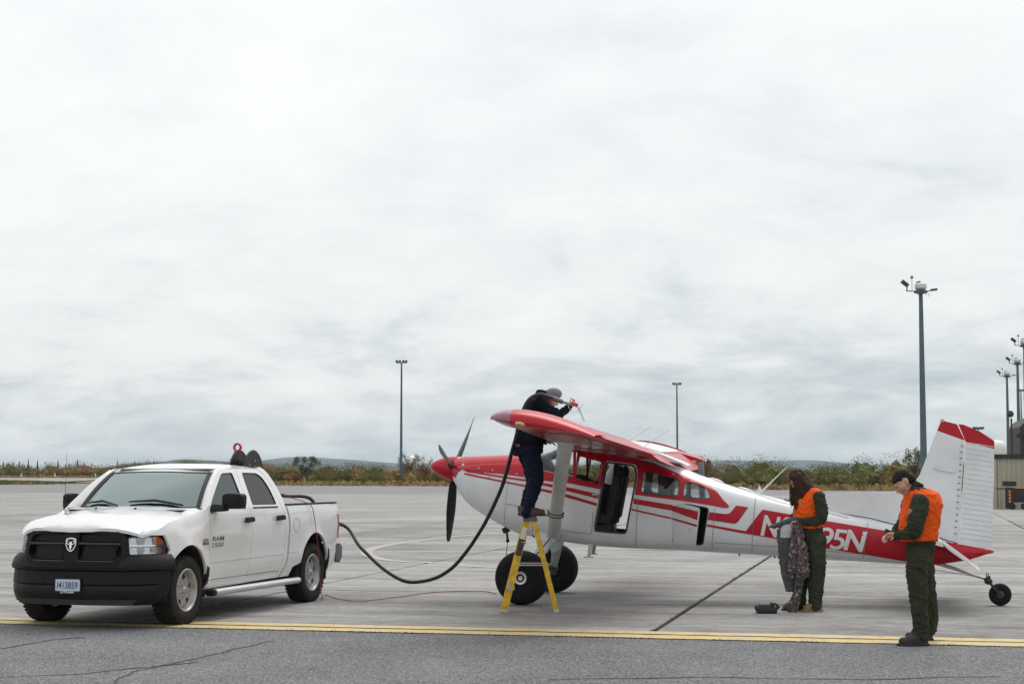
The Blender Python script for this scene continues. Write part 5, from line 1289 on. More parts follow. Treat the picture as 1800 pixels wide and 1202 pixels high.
low = sweep([(.065, .640), (.072, .56), (.078, .50), (.060, .485), (.075, .46), (.070, .38), (.035, .285), (-.02, .262), (-.12, .262), (-.12, .640)], 'bumper_lower', t_black, UMAX - .06, truck, taper=lambda u: max(0, (u - .95)) * .55)
bfn = front_fn(0, 9)
for u in (-.42, .42): panel('tow_recess', round_poly([(u - .11, .50), (u + .11, .50), (u + .11, .585), (u - .11, .585)], .02), bfn, t_gap, truck, (), .01, .079, .05)
panel('air_dam', [(-.7, .27), (.7, .27), (.75, .33), (-.75, .33)], bfn, mat('dusty_plastic', (.024, .02, .016), .8, var=.3), truck, (), .01, .068, .08)
pl = empty('number_plate'); pl.parent = truck
panel('plate_frame', round_poly([(-.165, .395), (.165, .395), (.165, .565), (-.165, .565)], .012), bfn, t_black, pl, (), .02, .094, .1)
panel('plate_face', round_poly([(-.150, .425), (.150, .425), (.150, .553), (-.150, .553)], .01), bfn, mat('plate_blue_white', (.50, .58, .66), .4), pl, (), .006, .098, .1)
pfn = lambda x, z, o: bfn(x, z, o)
def plate_text(txt, x0, z0, h, w_, m, off=.01):
    # the driver's side lies at negative y, so text runs from +u to -u as seen from the front
    return side_text(txt, x0, z0, h, w_, m, 'plate_lettering', lambda x, z, o: bfn(-x, z, o), pl, .1, off)
navy = mat('plate_navy', (.02, .04, .12), .5); wlet = mat('plate_white', (.8, .8, .8), .5)
plate_text('I413859', -.125, .450, .075, .25, navy); plate_text('LITHIA', -.085, .400, .024, .17, wlet, .02)
# ---- bed: floor, inner walls, rail caps, tailgate
MB().box((3.42, 0, .78), (1.68, 1.5, .03)).build('bed_floor', t_black, truck)
MB().box((2.72, 0, 1.02), (.03, 1.6, .50)).build('bed_head', t_black, truck)
for s in (-1, 1):
    MB().box((3.43, s * .80, 1.03), (1.66, .03, .50)).build('bed_wall', t_black, truck)
    MB().box((3.42, s * .905, 1.308), (1.64, .12, .022)).build('bed_rail_cap', t_black, truck, bevel=.008)
MB().box((4.29, 0, 1.02), (.06, 1.60, .52)).build('tailgate', tw_, truck, bevel=.015)
MB().box((4.38, 0, .60), (.14, 1.5, .2)).build('rear_bumper', mat('bumper_grey', (.075, .08, .085), .35, metal=.3, var=.2), truck, bevel=.02)
# ---- wheels
def truck_wheel(x, y):
    wh = empty('wheel', (x, y, WC)); wh.parent = truck
    o = -1 if y < 0 else 1
    prof = [(.245, -.11), (.262, -.128), (.30, -.134), (.345, -.132), (.372, -.118), (.386, -.10), (.392, -.05), (.393, 0), (.392, .05), (.386, .10), (.372, .118), (.345, .132), (.30, .134), (.262, .128), (.245, .11), (.245, -.11)]
    tr = MB().lathe(prof, 64, 'y', cap=False).build('tyre', black_dusty, wh, 60)
    tm = MB()
    for k in range(44):
        a = math.tau * k / 44
        for (yy, da) in ((-.106, 0), (-.055, .5), (0, 0), (.055, .5), (.106, 0)):
            aa = a + da * math.tau / 44; rr_ = .389 if abs(yy) < .1 else .382
            tm.box((rr_ * math.cos(aa), yy, rr_ * math.sin(aa)), (.012, .042, .036), Matrix.Rotation(-aa, 3, 'Y'))
    tag(tm.build('tread', black_dusty, wh), kind='stuff')
    # dished steel rim with five hand holes
    holes = [[(.150 * math.cos(R(90 + 72 * k)) + .027 * math.cos(t) * math.cos(R(90 + 72 * k)) - .036 * math.sin(t) * math.sin(R(90 + 72 * k)), .150 * math.sin(R(90 + 72 * k)) + .027 * math.cos(t) * math.sin(R(90 + 72 * k)) + .036 * math.sin(t) * math.cos(R(90 + 72 * k))) for t in [math.tau * j / 14 for j in range(14)]] for k in range(5)]
    disc = [(.205 * math.cos(math.tau * k / 48), .205 * math.sin(math.tau * k / 48)) for k in range(48)]
    def rfn(u, v, of):
        r = math.hypot(u, v); d = lut([(0, .075), (.06, .078), (.085, .06), (.12, .072), (.15, .082), (.185, .07), (.205, .045)], r); return (u, o * (d + of), v)
    panel('wheel_disc', disc, rfn, t_rim, wh, holes, .01, 0, .022, 40)
    MB().lathe([(.19, .03 * o), (.205, .045 * o), (.214, .105 * o), (.222, .120 * o), (.238, .128 * o), (.248, .122 * o), (.248, .10 * o), (.232, .09 * o), (.226, -.10 * o), (.20, -.10 * o), (.19, .03 * o)], 48, 'y', cap=False).build('rim_barrel', t_rim, wh, 45)
    MB().lathe([(.001, .105 * o), (.03, .104 * o), (.042, .09 * o), (.046, .07 * o)], 20, 'y').build('hub_cap', t_rim, wh, 50)
    for k in range(5):
        a = R(90 + 36 + 72 * k); MB().tube([(.07 * math.cos(a), o * .062, .07 * math.sin(a)), (.07 * math.cos(a), o * .095, .07 * math.sin(a))], .013, 6).build('wheel_nut', chrome, wh)
    MB().lathe([(.02, -.02 * o), (.16, -.02 * o), (.16, 0), (.02, 0)], 24, 'y').build('brake_disc', t_gap, wh)
    return wh
black_dusty = mat('dusty_tyre', (.026, .025, .024), .9, spec=.15, var=.35, vscale=9, bump=.3, bscale=45)
for x in (FA, RA):
    for y in (-.845, .845): truck_wheel(x, y)
# ---- cabin seen through the glass
MB().prism([(.42, 1.0), (.42, 1.27), (.62, 1.285), (.80, 1.22), (.80, 1.0)], -.74, .74).build('dashboard', t_int, truck, bevel=.02)
for y in (-.40, .40):
    ts = empty('truck_seat'); ts.parent = truck
    MB().prism([(1.25, .78), (1.72, .72), (1.74, .90), (1.25, .94)], y - .26, y + .26).build('cushion', t_seat, ts, bevel=.04)
    MB().prism([(1.64, .85), (1.80, .85), (1.92, 1.42), (1.80, 1.44)], y - .25, y + .25).build('seat_back', t_seat, ts, bevel=.04)
    MB().box((1.89, y, 1.52), (.09, .26, .16)).build('headrest', t_seat, ts, bevel=.03)
MB().prism([(2.20, .78), (2.35, .78), (2.45, 1.38), (2.33, 1.40)], -.68, .68).build('rear_bench', t_seat, truck, bevel=.04)
stw = MB(); c = Vector((.98, -.40, 1.20)); ux = Vector((0, 1, 0)); uy = Vector((-.35, 0, .94)).normalized()
stw.tube([c + ux * .185 * math.cos(math.tau * k / 24) + uy * .185 * math.sin(math.tau * k / 24) for k in range(25)], .014, 8); stw.tube([c, c + Vector((-.25, 0, -.1))], .03, 8); stw.bar(c - ux * .17, c + ux * .17, .03)
stw.build('steering_wheel', t_int, truck, 60)
MB().box((.93, 0, 1.645), (.03, .24, .07)).build('rear_view_mirror', t_int, truck, bevel=.01)
MB().box((1.5, 0, 1.775), (.95, 1.3, .01)).build('headlining', t_seat, truck)
for y in (-.42, .42): MB().box((1.06, y, 1.70), (.16, .40, .015), Matrix.Rotation(R(-25), 3, 'Y')).build('sun_visor', t_seat, truck)
MB().tube([(.22, .84, 1.24), (.22, .845, 1.30), (.25, .85, 1.96)], [.008, .003, .002], 6).build('radio_aerial', t_black2, truck, 60)
# ================================================================ HOSE REEL, HOSE, CABLES, LADDER, BAG
def smooth_path(P, k=8):
    P = [Vector(p) for p in P]; out = []
    for i in range(len(P) - 1):
        p0, p1, p2, p3 = P[max(0, i - 1)], P[i], P[i + 1], P[min(len(P) - 1, i + 2)]
        for j in range(k):
            t = j / k; out.append(.5 * ((2 * p1) + (p2 - p0) * t + (2 * p0 - 5 * p1 + 4 * p2 - p3) * t * t + (3 * p1 - p0 - 3 * p2 + p3) * t ** 3))
    return out + [P[-1]]
TM = Matrix.Translation((-4.623, 20.10, 0)) @ Matrix.Rotation(math.atan2(.9543, .2986), 4, 'Z')
def tl(x, y, z): return TM @ Vector((x, y, z))
reel = empty('hose_reel', tl(2.95, -.2, .80), math.atan2(.9543, .2986), 'dark two-flanged hose reel with red bracket standing in the truck bed', 'hose reel')
rz = .93
disc_m = mat('reel_black', (.028, .03, .033), .45, metal=.4, var=.3, vscale=8)
redb = mat('bracket_red', (.42, .008, .02), .4, coat=.2)
for y in (-.10, .10):
    fl = MB().lathe([(.04, y - .006), (.20, y - .006 + (.012 if y < 0 else -.012) * 0), (.29, y - .008), (.298, y), (.29, y + .008), (.20, y + .006), (.04, y + .006)], 40, 'y', (0, 0, rz)).build('flange', disc_m, reel, 40)
    for k in range(5):
        a = math.tau * k / 5; MB().box((.16 * math.cos(a), y - .009, rz + .16 * math.sin(a)), (.02, .006, .02)).build('flange_bolt', steel, fl)
MB().lathe([(.15, -.09), (.16, -.05), (.155, 0), (.16, .05), (.15, .09)], 32, 'y', (0, 0, rz)).build('hose_coil', black_rub, reel, 50)
MB().lathe([(.06, -.21), (.075, -.20), (.075, -.13), (.05, -.12), (.04, -.10)], 20, 'y', (0, 0, rz)).build('swivel', mat('brass', (.42, .36, .22), .35, metal=.8, var=.2), reel, 40)
for s in (-1, 1):
    MB().bar((-.2, s * .16, .0), (0, s * .14, rz), .05, .012).build('frame_leg', redb, reel); MB().bar((.2, s * .16, .0), (0, s * .14, rz), .05, .012).build('frame_leg', redb, reel)
MB().bar((-.02, .20, rz - .25), (-.02, .20, rz + .18), .035, .045).bar((-.02, .20, rz + .16), (-.02, .14, rz + .28), .03, .04).build('crank_arm', redb, reel, bevel=.006)
MB().lathe([(.035, -.015), (.06, -.015), (.06, .015), (.035, .015), (.035, -.015)], 20, 'x', (-.02, .12, rz + .33), cap=False).build('crank_grip', redb, reel, 40)
MB().box((0, 0, .02), (.5, .4, .04)).build('base', disc_m, reel)
br = MB().prism([(2.62, 1.10), (2.70, 1.10), (2.66, 1.42), (2.61, 1.40)], -.80, -.76); br.build('bed_bracket', redb, truck)
def at(b, e_, y):                                   # bearing and elevation on the camera's survey grid, at a given distance
    return Vector(((b - 900) / 3000 * y, y, 1.78 - (e_ - 823) / 3000 * y))
hose_m = bpy.data.materials.new('hose_rubber'); hose_m.use_nodes = True
def hose_nodes(m):
    t = m.node_tree; b = t.nodes['Principled BSDF']; b.inputs['Roughness'].default_value = .5
    co = t.nodes.new('ShaderNodeNewGeometry'); n = t.nodes.new('ShaderNodeTexNoise'); n.inputs['Scale'].default_value = 1.1; n.inputs['Detail'].default_value = 3; t.links.new(co.outputs['Position'], n.inputs['Vector'])
    r = t.nodes.new('ShaderNodeValToRGB'); t.links.new(n.outputs['Fac'], r.inputs[0]); r.color_ramp.elements[0].position = .60; r.color_ramp.elements[0].color = (.012, .012, .013, 1); r.color_ramp.elements[1].position = .68; r.color_ramp.elements[1].color = (.16, .06, .015, 1)
    t.links.new(r.outputs[0], b.inputs['Base Color'])
hose_nodes(hose_m)
hp_ = [tl(2.95, -.22, 1.45), tl(3.1, -.35, 1.52), tl(3.3, -.42, 1.46), tl(3.6, -.48, 1.40), tl(3.95, -.55, 1.405), tl(4.18, -.58, 1.37), tl(4.33, -.60, 1.27), tl(4.38, -.62, 1.10), at(610, 925, 24.35), at(640, 965, 24.0), at(690, 1008, 23.6), at(735, 1021, 23.3), at(790, 1000, 22.8), at(840, 940, 22.3), at(880, 860, 21.75), at(903, 785, 21.35), at(914, 738, 21.2), at(927, 707, 21.15), at(946, 695, 21.15), at(968, 699, 21.12), at(990, 707, 21.1)]
hs_ = smooth_path(hp_, 8)
hose_o = tag(MB().tube([p + Vector((noise.noise(p * 2.3), noise.noise(p * 2.3 + Vector((9, 0, 0))), noise.noise(p * 2.3 + Vector((0, 9, 0))))) * .014 for p in hs_], .025, 10).build('fuel_hose', hose_m, None, 60), 'long black fuel hose sagging from the truck bed to the man on the ladder', 'hose')
for i_ in (len(hs_) - 5, 62): MB().tube([hs_[i_] + (hs_[i_ + 1] - hs_[i_ - 1]).normalized() * o_ for o_ in (-.06, .06)], .030, 12).build('coupling', mat('ferrule', (.10, .10, .105), .45, metal=.5), hose_o, 50)
nz = empty('fuel_nozzle', (0, 0, 0), 0, 'fuel nozzle with a red grip and bent steel spout above the wing', 'fuel nozzle')
MB().tube(smooth_path([at(988, 706, 21.1), at(998, 709, 21.1), at(1010, 712, 21.1)], 4), [.02] * 8 + [.024], 10).build('valve_body', mat('nozzle_grey', (.22, .22, .22), .4, metal=.6), nz, 50)
MB().tube([at(1004, 708, 21.08), at(1016, 713, 21.08)], .027, 10).build('grip_cover', redb, nz, 50)
MB().tube(smooth_path([at(1010, 712, 21.1), at(1018, 719, 21.1), at(1027, 741, 21.1)], 5), .0105, 8).build('spout', steel, nz, 60)
MB().tube(smooth_path([at(998, 712, 21.09), at(1004, 722, 21.09), at(1014, 724, 21.09), at(1021, 716, 21.09)], 5), .005, 6).build('trigger_guard', steel, nz, 60)
MB().tube([at(1018, 719, 21.1), at(1025, 711, 21.1)], .006, 6).build('spout_hook', steel, nz, 60)
cab_ = [tl(2.72, -.55, 1.55), tl(3.0, -.75, 1.42), tl(3.22, -.94, 1.33), tl(3.30, -.995, 1.28), tl(3.34, -1.02, 1.15), tl(3.40, -1.03, .90), tl(3.46, -1.04, .6), tl(3.50, -1.04, .30), tl(3.56, -1.05, .05), at(575, 1043, 24.2), at(600, 1051, 23.4), at(640, 1053, 23.1), at(700, 1047, 23.8), at(770, 1038, 24.75), at(850, 1037, 24.9), at(872, 1041, 24.3)]
cab_ = [Vector((p.x, p.y, max(.008, p.z))) for p in cab_]
tag(MB().tube(smooth_path(cab_, 8), .0055, 6).build('bonding_cable', mat('cable_red', (.30, .03, .035), .6), None, 60), 'thin red bonding cable from truck bed along the apron to the wheel', 'cable')

lad = empty('stepladder', (.22, 21.55, 0), 0, 'yellow fibreglass stepladder in front of the near main tyre', 'stepladder')
fib = mat('fibreglass_yellow', (.60, .38, .014), .55, var=.38, vscale=9, bump=.05)
alu = mat('ladder_aluminium', (.42, .41, .39), .4, metal=.6, var=.2); grim = mat('ladder_grime', (.05, .045, .035), .8, var=.4, vscale=25)
for y in (-.23, .23):
    for (x0, x1, nm) in ((-.325, -.035, 'front_rail'), (.335, .055, 'rear_rail')):
        a = Vector((x0, y * (1.08), .0)); b = Vector((x1, y * .82, 1.13)); wd = .088 if nm == 'front_rail' else .062
        rl = MB().bar(a, b, .03 if nm == 'x' else wd, .028, (0, 1, 0)).build(nm, fib, lad, bevel=.005)
        MB().bar(a - (b - a) * .002, a + (b - a) * .035, wd + .008, .036, (0, 1, 0)).build('rail_foot', alu, rl, bevel=.004)
        if nm == 'front_rail' and y < 0:
            for (t0, t1, m_, w_) in ((.62, .80, grim, .075), (.80, .93, mat('warning_label', (.62, .62, .60), .6, var=.3, vscale=90), .058), (.24, .34, mat('maker_label', (.30, .33, .40), .5, var=.4, vscale=80), .028)):
                MB().bar(a + (b - a) * t0 + Vector((0, -.016, 0)), a + (b - a) * t1 + Vector((0, -.016, 0)), w_, .003, (0, 1, 0)).build('label_sticker', m_, rl)
    MB().bar((-.19, y * .99, .585), (.235, y * .99, .585), .022, .014).build('spreader', alu, lad)
for (z, f) in ((.29, .26), (.58, .51), (.86, .76)):
    x = -.325 + .29 * f; MB().box((x + .02, 0, z), (.085, .44, .028)).build('step', alu, lad, bevel=.004)
MB().box((.212, 0, .585), (.03, .42, .03)).build('rear_brace', alu, lad)
MB().prism(round_poly([(-.085, 1.125), (.10, 1.125), (.085, 1.19), (-.07, 1.19)], .015), -.23, .23).build('top_cap', mat('cap_grey', (.11, .115, .12), .6), lad, bevel=.008)

bag = empty('camera_case', (3.14, 21.25, 0), R(4), 'small black gear case with straps lying on the apron', 'gear case')
MB().box((0, 0, .045), (.25, .14, .085)).build('body', matt_black, bag, bevel=.02)
MB().box((-.03, -.02, .10), (.14, .10, .03)).build('flap', mat('case_grey', (.05, .055, .07), .5), bag, bevel=.008)
MB().tube(smooth_path([(.05, -.05, .09), (.09, -.06, .12), (.14, -.05, .08), (.13, .03, .05), (.08, .06, .09)], 5), .014, 8).build('strap', matt_black, bag, 60)
MB().ell((.07, .0, .105), (.035, .04, .03)).build('buckle', matt_black, bag, 60); MB().ell((-.12, 0, .07), (.03, .06, .035)).build('end_pad', matt_black, bag, 60)
# ================================================================ PEOPLE
skin = mat('skin', (.52, .29, .21), .55, var=.12, vscale=14)
olive = mat('flight_suit_olive', (.036, .042, .027), .95, spec=.15, var=.22, vscale=9, bump=.35, bscale=55)
orange = mat('orange_vest', (.74, .095, .008), .8, spec=.2, var=.10, vscale=7, bump=.25, bscale=45)
navy = mat('navy_jacket', (.008, .010, .018), .9, spec=.12, var=.3, vscale=8, bump=.35, bscale=45)
denim = mat('dark_denim', (.009, .014, .030), .9, spec=.12, var=.3, vscale=12, bump=.3, bscale=70)
boot_br = mat('brown_boot', (.075, .035, .02), .6, var=.3, vscale=14); boot_dk = mat('dark_boot', (.03, .024, .022), .7, var=.3, vscale=14); boot_tan = mat('tan_boot', (.24, .135, .055), .7, var=.2)
hair_d = mat('dark_hair', (.014, .008, .006), .6, spec=.2, var=.4, vscale=30, bump=.4, bscale=90); hair_b = mat('brown_hair', (.038, .017, .010), .6, spec=.2, var=.45, vscale=25, bump=.4, bscale=80)
cap_g = mat('grey_cap', (.16, .165, .175), .85, var=.2, bump=.2)
def cap_prim(mb, a, ra, b, rb, n=14):
    a, b = Vector(a), Vector(b); d = (b - a)
    L_ = d.length or 1e-4; t = d / L_; pts = []; rs = []
    for k in (-1, -.85, -.55, -.2): pts.append(a + t * ra * k); rs.append(max(.0015, ra * math.sqrt(1 - k * k)))
    for k in range(0, 7): f = k / 6; pts.append(a + d * f); rs.append(ra + (rb - ra) * f)
    for k in (.2, .55, .85, 1): pts.append(b + t * rb * k); rs.append(max(.0015, rb * math.sqrt(1 - k * k)))
    mb.tube(pts, rs, n)
class Fig:
    """one continuous figure: overlapping tapered limbs fused by a voxel remesh"""
    def __init__(s): s.pr = []; s.mb = MB()
    def cap(s, a, ra, b, rb, m=0): s.pr.append((Vector(a), ra, Vector(b), rb, m)); cap_prim(s.mb, a, ra, b, rb); return s
    def chain(s, pts, m=0):
        for (a, ra), (b, rb) in zip(pts, pts[1:]): s.cap(a, ra, b, rb, m)
        return s
    def loft(s, secs, m=0, n=22):
        """secs: (x, y, z, half-width in x, half-width in y, lean) slices from bottom to top"""
        rings = []
        for (x, y, z, rx, ry) in secs:
            rings.append([Vector((x + rx * math.copysign(abs(math.cos(a)) ** .85, math.cos(a)), y + ry * math.copysign(abs(math.sin(a)) ** .85, math.sin(a)), z)) for a in [math.tau * k / n for k in range(n)]])
        s.mb.rings(rings)
        for p, q in zip(secs, secs[1:]):
            d = abs(p[4] - min(p[3], p[4]))
            for o in (-1, 0, 1): s.pr.append((Vector((p[0], p[1] + o * d * .8, p[2])), min(p[3], p[4]), Vector((q[0], q[1] + o * d * .8, q[2])), min(q[3], q[4]), m))
        return s
    def ell(s, c, r, m=0, rot=None): s.mb.ell(c, r, 18, 12, rot); s.pr.append((Vector(c), min(r), Vector(c) + Vector((0, 0, .001)), min(r), m)); return s
    def build(s, name, mats, parent, voxel=.009, smooth=2, wr=.0, wscale=9., loc=(0, 0, 0), cloth=()):
        o = s.mb.build('tmp', mats[0], None, 0)
        md = o.modifiers.new('r', 'REMESH'); md.mode = 'VOXEL'; md.voxel_size = voxel; md.use_smooth_shade = True
        if smooth: ms = o.modifiers.new('s', 'SMOOTH'); ms.iterations = smooth; ms.factor = .5
        me = bpy.data.meshes.new_from_object(o.evaluated_get(bpy.context.evaluated_depsgraph_get())); bpy.data.objects.remove(o)
        me.materials.clear()
        for m in mats: me.materials.append(m)
        me.name = name
        if len(mats) > 1:
            C_ = np.empty(len(me.polygons) * 3); me.polygons.foreach_get('center', C_); C_ = C_.reshape(-1, 3)
            best = np.full(len(C_), 1e9); idx = np.zeros(len(C_), dtype=np.int32)
            for a, ra, b, rb, m in s.pr:
                a_ = np.array(a); d_ = np.array(b - a); t = np.clip((C_ - a_) @ d_ / max(1e-9, d_ @ d_), 0, 1)
                q = np.linalg.norm(C_ - (a_ + t[:, None] * d_), axis=1) - (ra + (rb - ra) * t); k = q < best; best[k] = q[k]; idx[k] = m
            me.polygons.foreach_set('material_index', idx)
        if wr:
            vm = {}
            if len(mats) > 1 and cloth:
                for f in me.polygons:
                    for v in f.vertices: vm[v] = min(vm.get(v, 1), 1 if f.material_index in cloth else 0)
            nr = [v.normal.copy() for v in me.vertices]
            for v, nn in zip(me.vertices, nr):
                k = vm.get(v.index, 1)
                if not k: continue
                p = v.co; w1 = noise.noise(p * 4.5) * 2.2; q = Vector((p.x * wscale * .7 + w1, p.y * wscale * .7, p.z * wscale * 1.25 + p.x * wscale * .9 + w1))
                r1 = 1 - 2 * abs(noise.noise(q)); r2 = 1 - 2 * abs(noise.noise(q * 2.1 + Vector((3, 1, 7))))
                d = .75 * r1 ** 3 * (1 if r1 > 0 else .4) + .35 * r2 * abs(r2) + noise.noise(p * 5) * .6 - .35
                v.co = p + nn * d * wr
        finish(me, 180)
        return link(name, me, parent, loc)
def hand(f, wrist, d, up, side, curl=.5, m=1, s=1.):
    """palm with four curling fingers and a thumb off the side of the palm"""
    w0 = Vector(wrist); d = Vector(d).normalized(); up = Vector(up); up = (up - d * up.dot(d)).normalized(); sd = d.cross(up).normalized() * side
    pe = w0 + d * .085 * s
    for o in (-.022, 0, .022): f.cap(w0 + sd * o * .7 * s, .017 * s, pe + sd * o * s, .015 * s, m)
    for i, (o, l) in enumerate(((-.033, .062), (-.011, .075), (.011, .07), (.033, .055))):
        a = pe + sd * o * s; d1 = (d * math.cos(curl) - up * math.sin(curl)); b = a + d1 * l * .55 * s; d2 = (d * math.cos(curl * 2.4) - up * math.sin(curl * 2.4)); c = b + d2 * l * .55 * s
        f.cap(a, .0105 * s, b, .0095 * s, m); f.cap(b, .0095 * s, c, .008 * s, m)
    t0 = w0 + d * .03 * s - sd * .03 * s; t1 = t0 + (d * .6 - sd * .7 - up * .3).normalized() * .04 * s; t2 = t1 + (d * .9 - up * .45).normalized() * .035 * s
    f.cap(t0, .013 * s, t1, .011 * s, m); f.cap(t1, .011 * s, t2, .009 * s, m)
def head(f, c, tilt, turn, r=1., m=1):
    """skull, jaw, brow, nose, lips and ears; faces -x, pitched down by tilt"""
    M = Matrix.Translation(c) @ Matrix.Rotation(turn, 4, 'Z') @ Matrix.Rotation(-tilt, 4, 'Y') @ Matrix.Scale(r, 4)
    g = lambda x, y, z: M @ Vector((x, y, z)); k = r
    f.ell(g(.01, 0, .03), (.098 * k, .074 * k, .098 * k), m, M.to_3x3().normalized())
    f.cap(g(-.035, -.02, -.01), .058 * k, g(-.035, .02, -.01), .058 * k, m); f.cap(g(-.045, 0, -.04), .05 * k, g(-.052, 0, -.078), .033 * k, m)
    f.cap(g(-.072, 0, -.085), .017 * k, g(-.06, 0, -.095), .022 * k, m)                         # chin
    f.cap(g(-.03, -.045, -.055), .022 * k, g(-.055, -.02, -.085), .02 * k, m); f.cap(g(-.03, .045, -.055), .022 * k, g(-.055, .02, -.085), .02 * k, m)
    f.cap(g(-.082, -.028, .024), .013 * k, g(-.086, .028, .024), .013 * k, m)                   # brow
    f.cap(g(-.088, 0, .012), .0085 * k, g(-.112, 0, -.022), .0115 * k, m); f.cap(g(-.098, -.01, -.026), .009 * k, g(-.098, .01, -.026), .009 * k, m)   # nose
    f.cap(g(-.088, -.014, -.052), .0085 * k, g(-.088, .014, -.052), .0085 * k, m); f.cap(g(-.086, -.012, -.064), .0085 * k, g(-.086, .012, -.064), .0085 * k, m)   # lips
    f.cap(g(-.068, -.042, -.012), .018 * k, g(-.05, -.055, -.02), .018 * k, m); f.cap(g(-.068, .042, -.012), .018 * k, g(-.05, .055, -.02), .018 * k, m)   # cheeks
    for s in (-1, 1):
        f.cap(g(.012, s * .074, .022), .012 * k, g(.006, s * .078, -.022), .010 * k, m); f.cap(g(.024, s * .078, .015), .009 * k, g(.014, s * .078, -.012), .008 * k, m)
    return g
eye_w = mat('eye_white', (.6, .58, .55), .3); eye_d = mat('eye_dark', (.03, .02, .015), .3)
def face_bits(g, parent, brow_m):
    for s in (-1, 1):
        MB().ell(g(-.084, s * .031, .004), (.005, .009, .004), 10, 8).build('eye', eye_d, parent, 60)
        MB().tube([g(-.096, s * .016, .026), g(-.094, s * .034, .031), g(-.080, s * .050, .026)], [.002, .003, .002], 6).build('eyebrow', brow_m, parent, 60)
def shoe(name, m, parent, heel, L_, ang, h=.10, sole=True, mat_sole=None):
    """laced boot: sole, heel and a rounded upper"""
    o = empty(name); o.parent = parent; o.location = heel; o.rotation_euler = (0, 0, ang)
    f = Fig(); f.loft([(-.00, 0, .012, .045, .040), (.0, 0, .05, .05, .042), (.005, 0, h + .03, .052, .048)]); f.cap((-.02, 0, .045), .042, (-L_ + .085, 0, .042), .046); f.cap((-L_ * .5, 0, .06), .045, (-.02, 0, .085), .045)
    f.build('upper', [m], o, .008, 3)
    if sole: MB().prism(round_poly([(.055, -.043), (.055, .043), (-L_ * .6, .055), (-L_ + .02, .03), (-L_ + .02, -.03), (-L_ * .6, -.055)], .03), 0, .026, 'z').build('sole', mat_sole or matt_black, o, bevel=.006)
    for k in range(3): MB().tube([(-L_ * .42 - k * .028, -.03, .096 - k * .008), (-L_ * .42 - k * .028, .03, .096 - k * .008)], .0035, 5).build('lace', matt_black, o, 60)
    return o

# ---- the pilot at the right, looking down at his hands (17.5 m away, facing left)
pc = empty('person', (4.17, 17.55, 0), 0, 'person in orange vest and olive flight suit looking down, standing on the yellow line', 'person')
U = .583 / 100
def P(a, b, y=0.): return Vector(((a - 1615) * U, y, (1128 - b) * U))
f = Fig()
near, far_ = -.13, .12
f.loft([(*P(1613, 985), .13, .17), (*P(1616, 955), .135, .175), (*P(1618, 925), .125, .165), (*P(1619, 895), .125, .175), (*P(1618, 870), .11, .18), (*P(1612, 857), .08, .12)], 0)
f.chain([(P(1606, 975, near), .118), (P(1604, 1010, near), .105), (P(1606, 1045, near), .088), (P(1608, 1085, near), .082), (P(1610, 1112, near - .01), .080)])
f.chain([(P(1620, 975, .11), .118), (P(1629, 1012, .18), .105), (P(1637, 1046, .25), .095), (P(1642, 1080, .32), .090), (P(1643, 1106, .37), .086)])
f.cap(P(1608, 1108, near), .083, P(1608, 1114, near), .080); f.cap(P(1640, 1100, .355), .088, P(1640, 1108, .37), .082)
f.chain([(P(1609, 881, -.205), .092), (P(1601, 905, -.245), .090), (P(1596, 929, -.245), .078)]); f.chain([(P(1596, 931, -.245), .076), (P(1582, 936, -.215), .060), (P(1571, 937, -.16), .047)])
f.chain([(P(1606, 882, .20), .07), (P(1594, 915, .21), .062), (P(1578, 940, .16), .052), (P(1570, 942, .07), .042)])
f.chain([(P(1612, 860), .062), (P(1604, 852), .058)], 0); f.cap(P(1606, 860), .055, P(1594, 846), .052, 1)
g = head(f, P(1589, 848), R(42), R(4), 1.06)
hand(f, P(1571, 937, -.155), (-.75, .35, .05), (0.2, .1, 1), -1, .55); hand(f, P(1570, 942, .065), (-.7, -.45, .0), (0.2, 0, 1), 1, .6)
f.build('body', [olive, skin], pc, .0085, 2, .019, 7.5, cloth=(0,)); face_bits(g, pc, hair_d)
hr = Fig(); hr.ell(g(.016, 0, .052), (.106, .077, .090), 0, Matrix.Rotation(-R(42), 3, 'Y')); hr.cap(g(.06, -.02, .0), .066, g(.06, .02, .0), .066); hr.cap(g(.055, 0, -.03), .058, g(.06, 0, -.045), .05); hr.cap(g(-.056, -.03, .076), .026, g(-.056, .03, .076), .026); hr.cap(g(-.02, -.052, .066), .026, g(-.03, .055, .06), .026)
hr.cap(g(.045, -.055, .0), .022, g(.05, -.05, -.035), .018); hr.cap(g(.045, .055, .0), .022, g(.05, .05, -.035), .018)
hr.build('hair', [hair_d], pc, .007, 2, .004, 30)
vs = Fig()
vs.loft([(*P(1612, 948), .19, .215), (*P(1613, 925), .195, .22), (*P(1617, 900), .205, .222), (*P(1621, 880), .19, .215), (*P(1620, 866), .155, .205), (*P(1616, 857), .10, .14)], 0, 28)
vs.build('vest', [orange], pc, .009, 3, .020, 4.5)
cl_ = Fig(); cl_.chain([(P(1602, 858, -.05), .022), (P(1612, 850, -.055), .022), (P(1620, 853, 0), .022), (P(1612, 850, .055), .022), (P(1602, 858, .05), .022)]); cl_.build('collar', [olive], pc, .006, 2)
MB().box(P(1586, 897, -.30), (.03, .02, .055), Matrix.Rotation(R(35), 3, 'Y')).build('sleeve_patch', mat('patch_orange', (.42, .17, .09), .8), pc, bevel=.004)
for (a_, b_, y_) in ((1597, 1012, -.225), (1600, 1062, -.215)):
    MB().box(P(a_, b_, y_), (.10, .012, .13)).build('leg_pocket', olive, pc, bevel=.004)
MB().tube(smooth_path([P(1598, 862, -.20), P(1592, 890, -.225), P(1590, 920, -.235), P(1592, 946, -.225)], 5), .004, 5).build('vest_piping', mat('vest_dark_orange', (.42, .05, .006), .8), pc, 60)
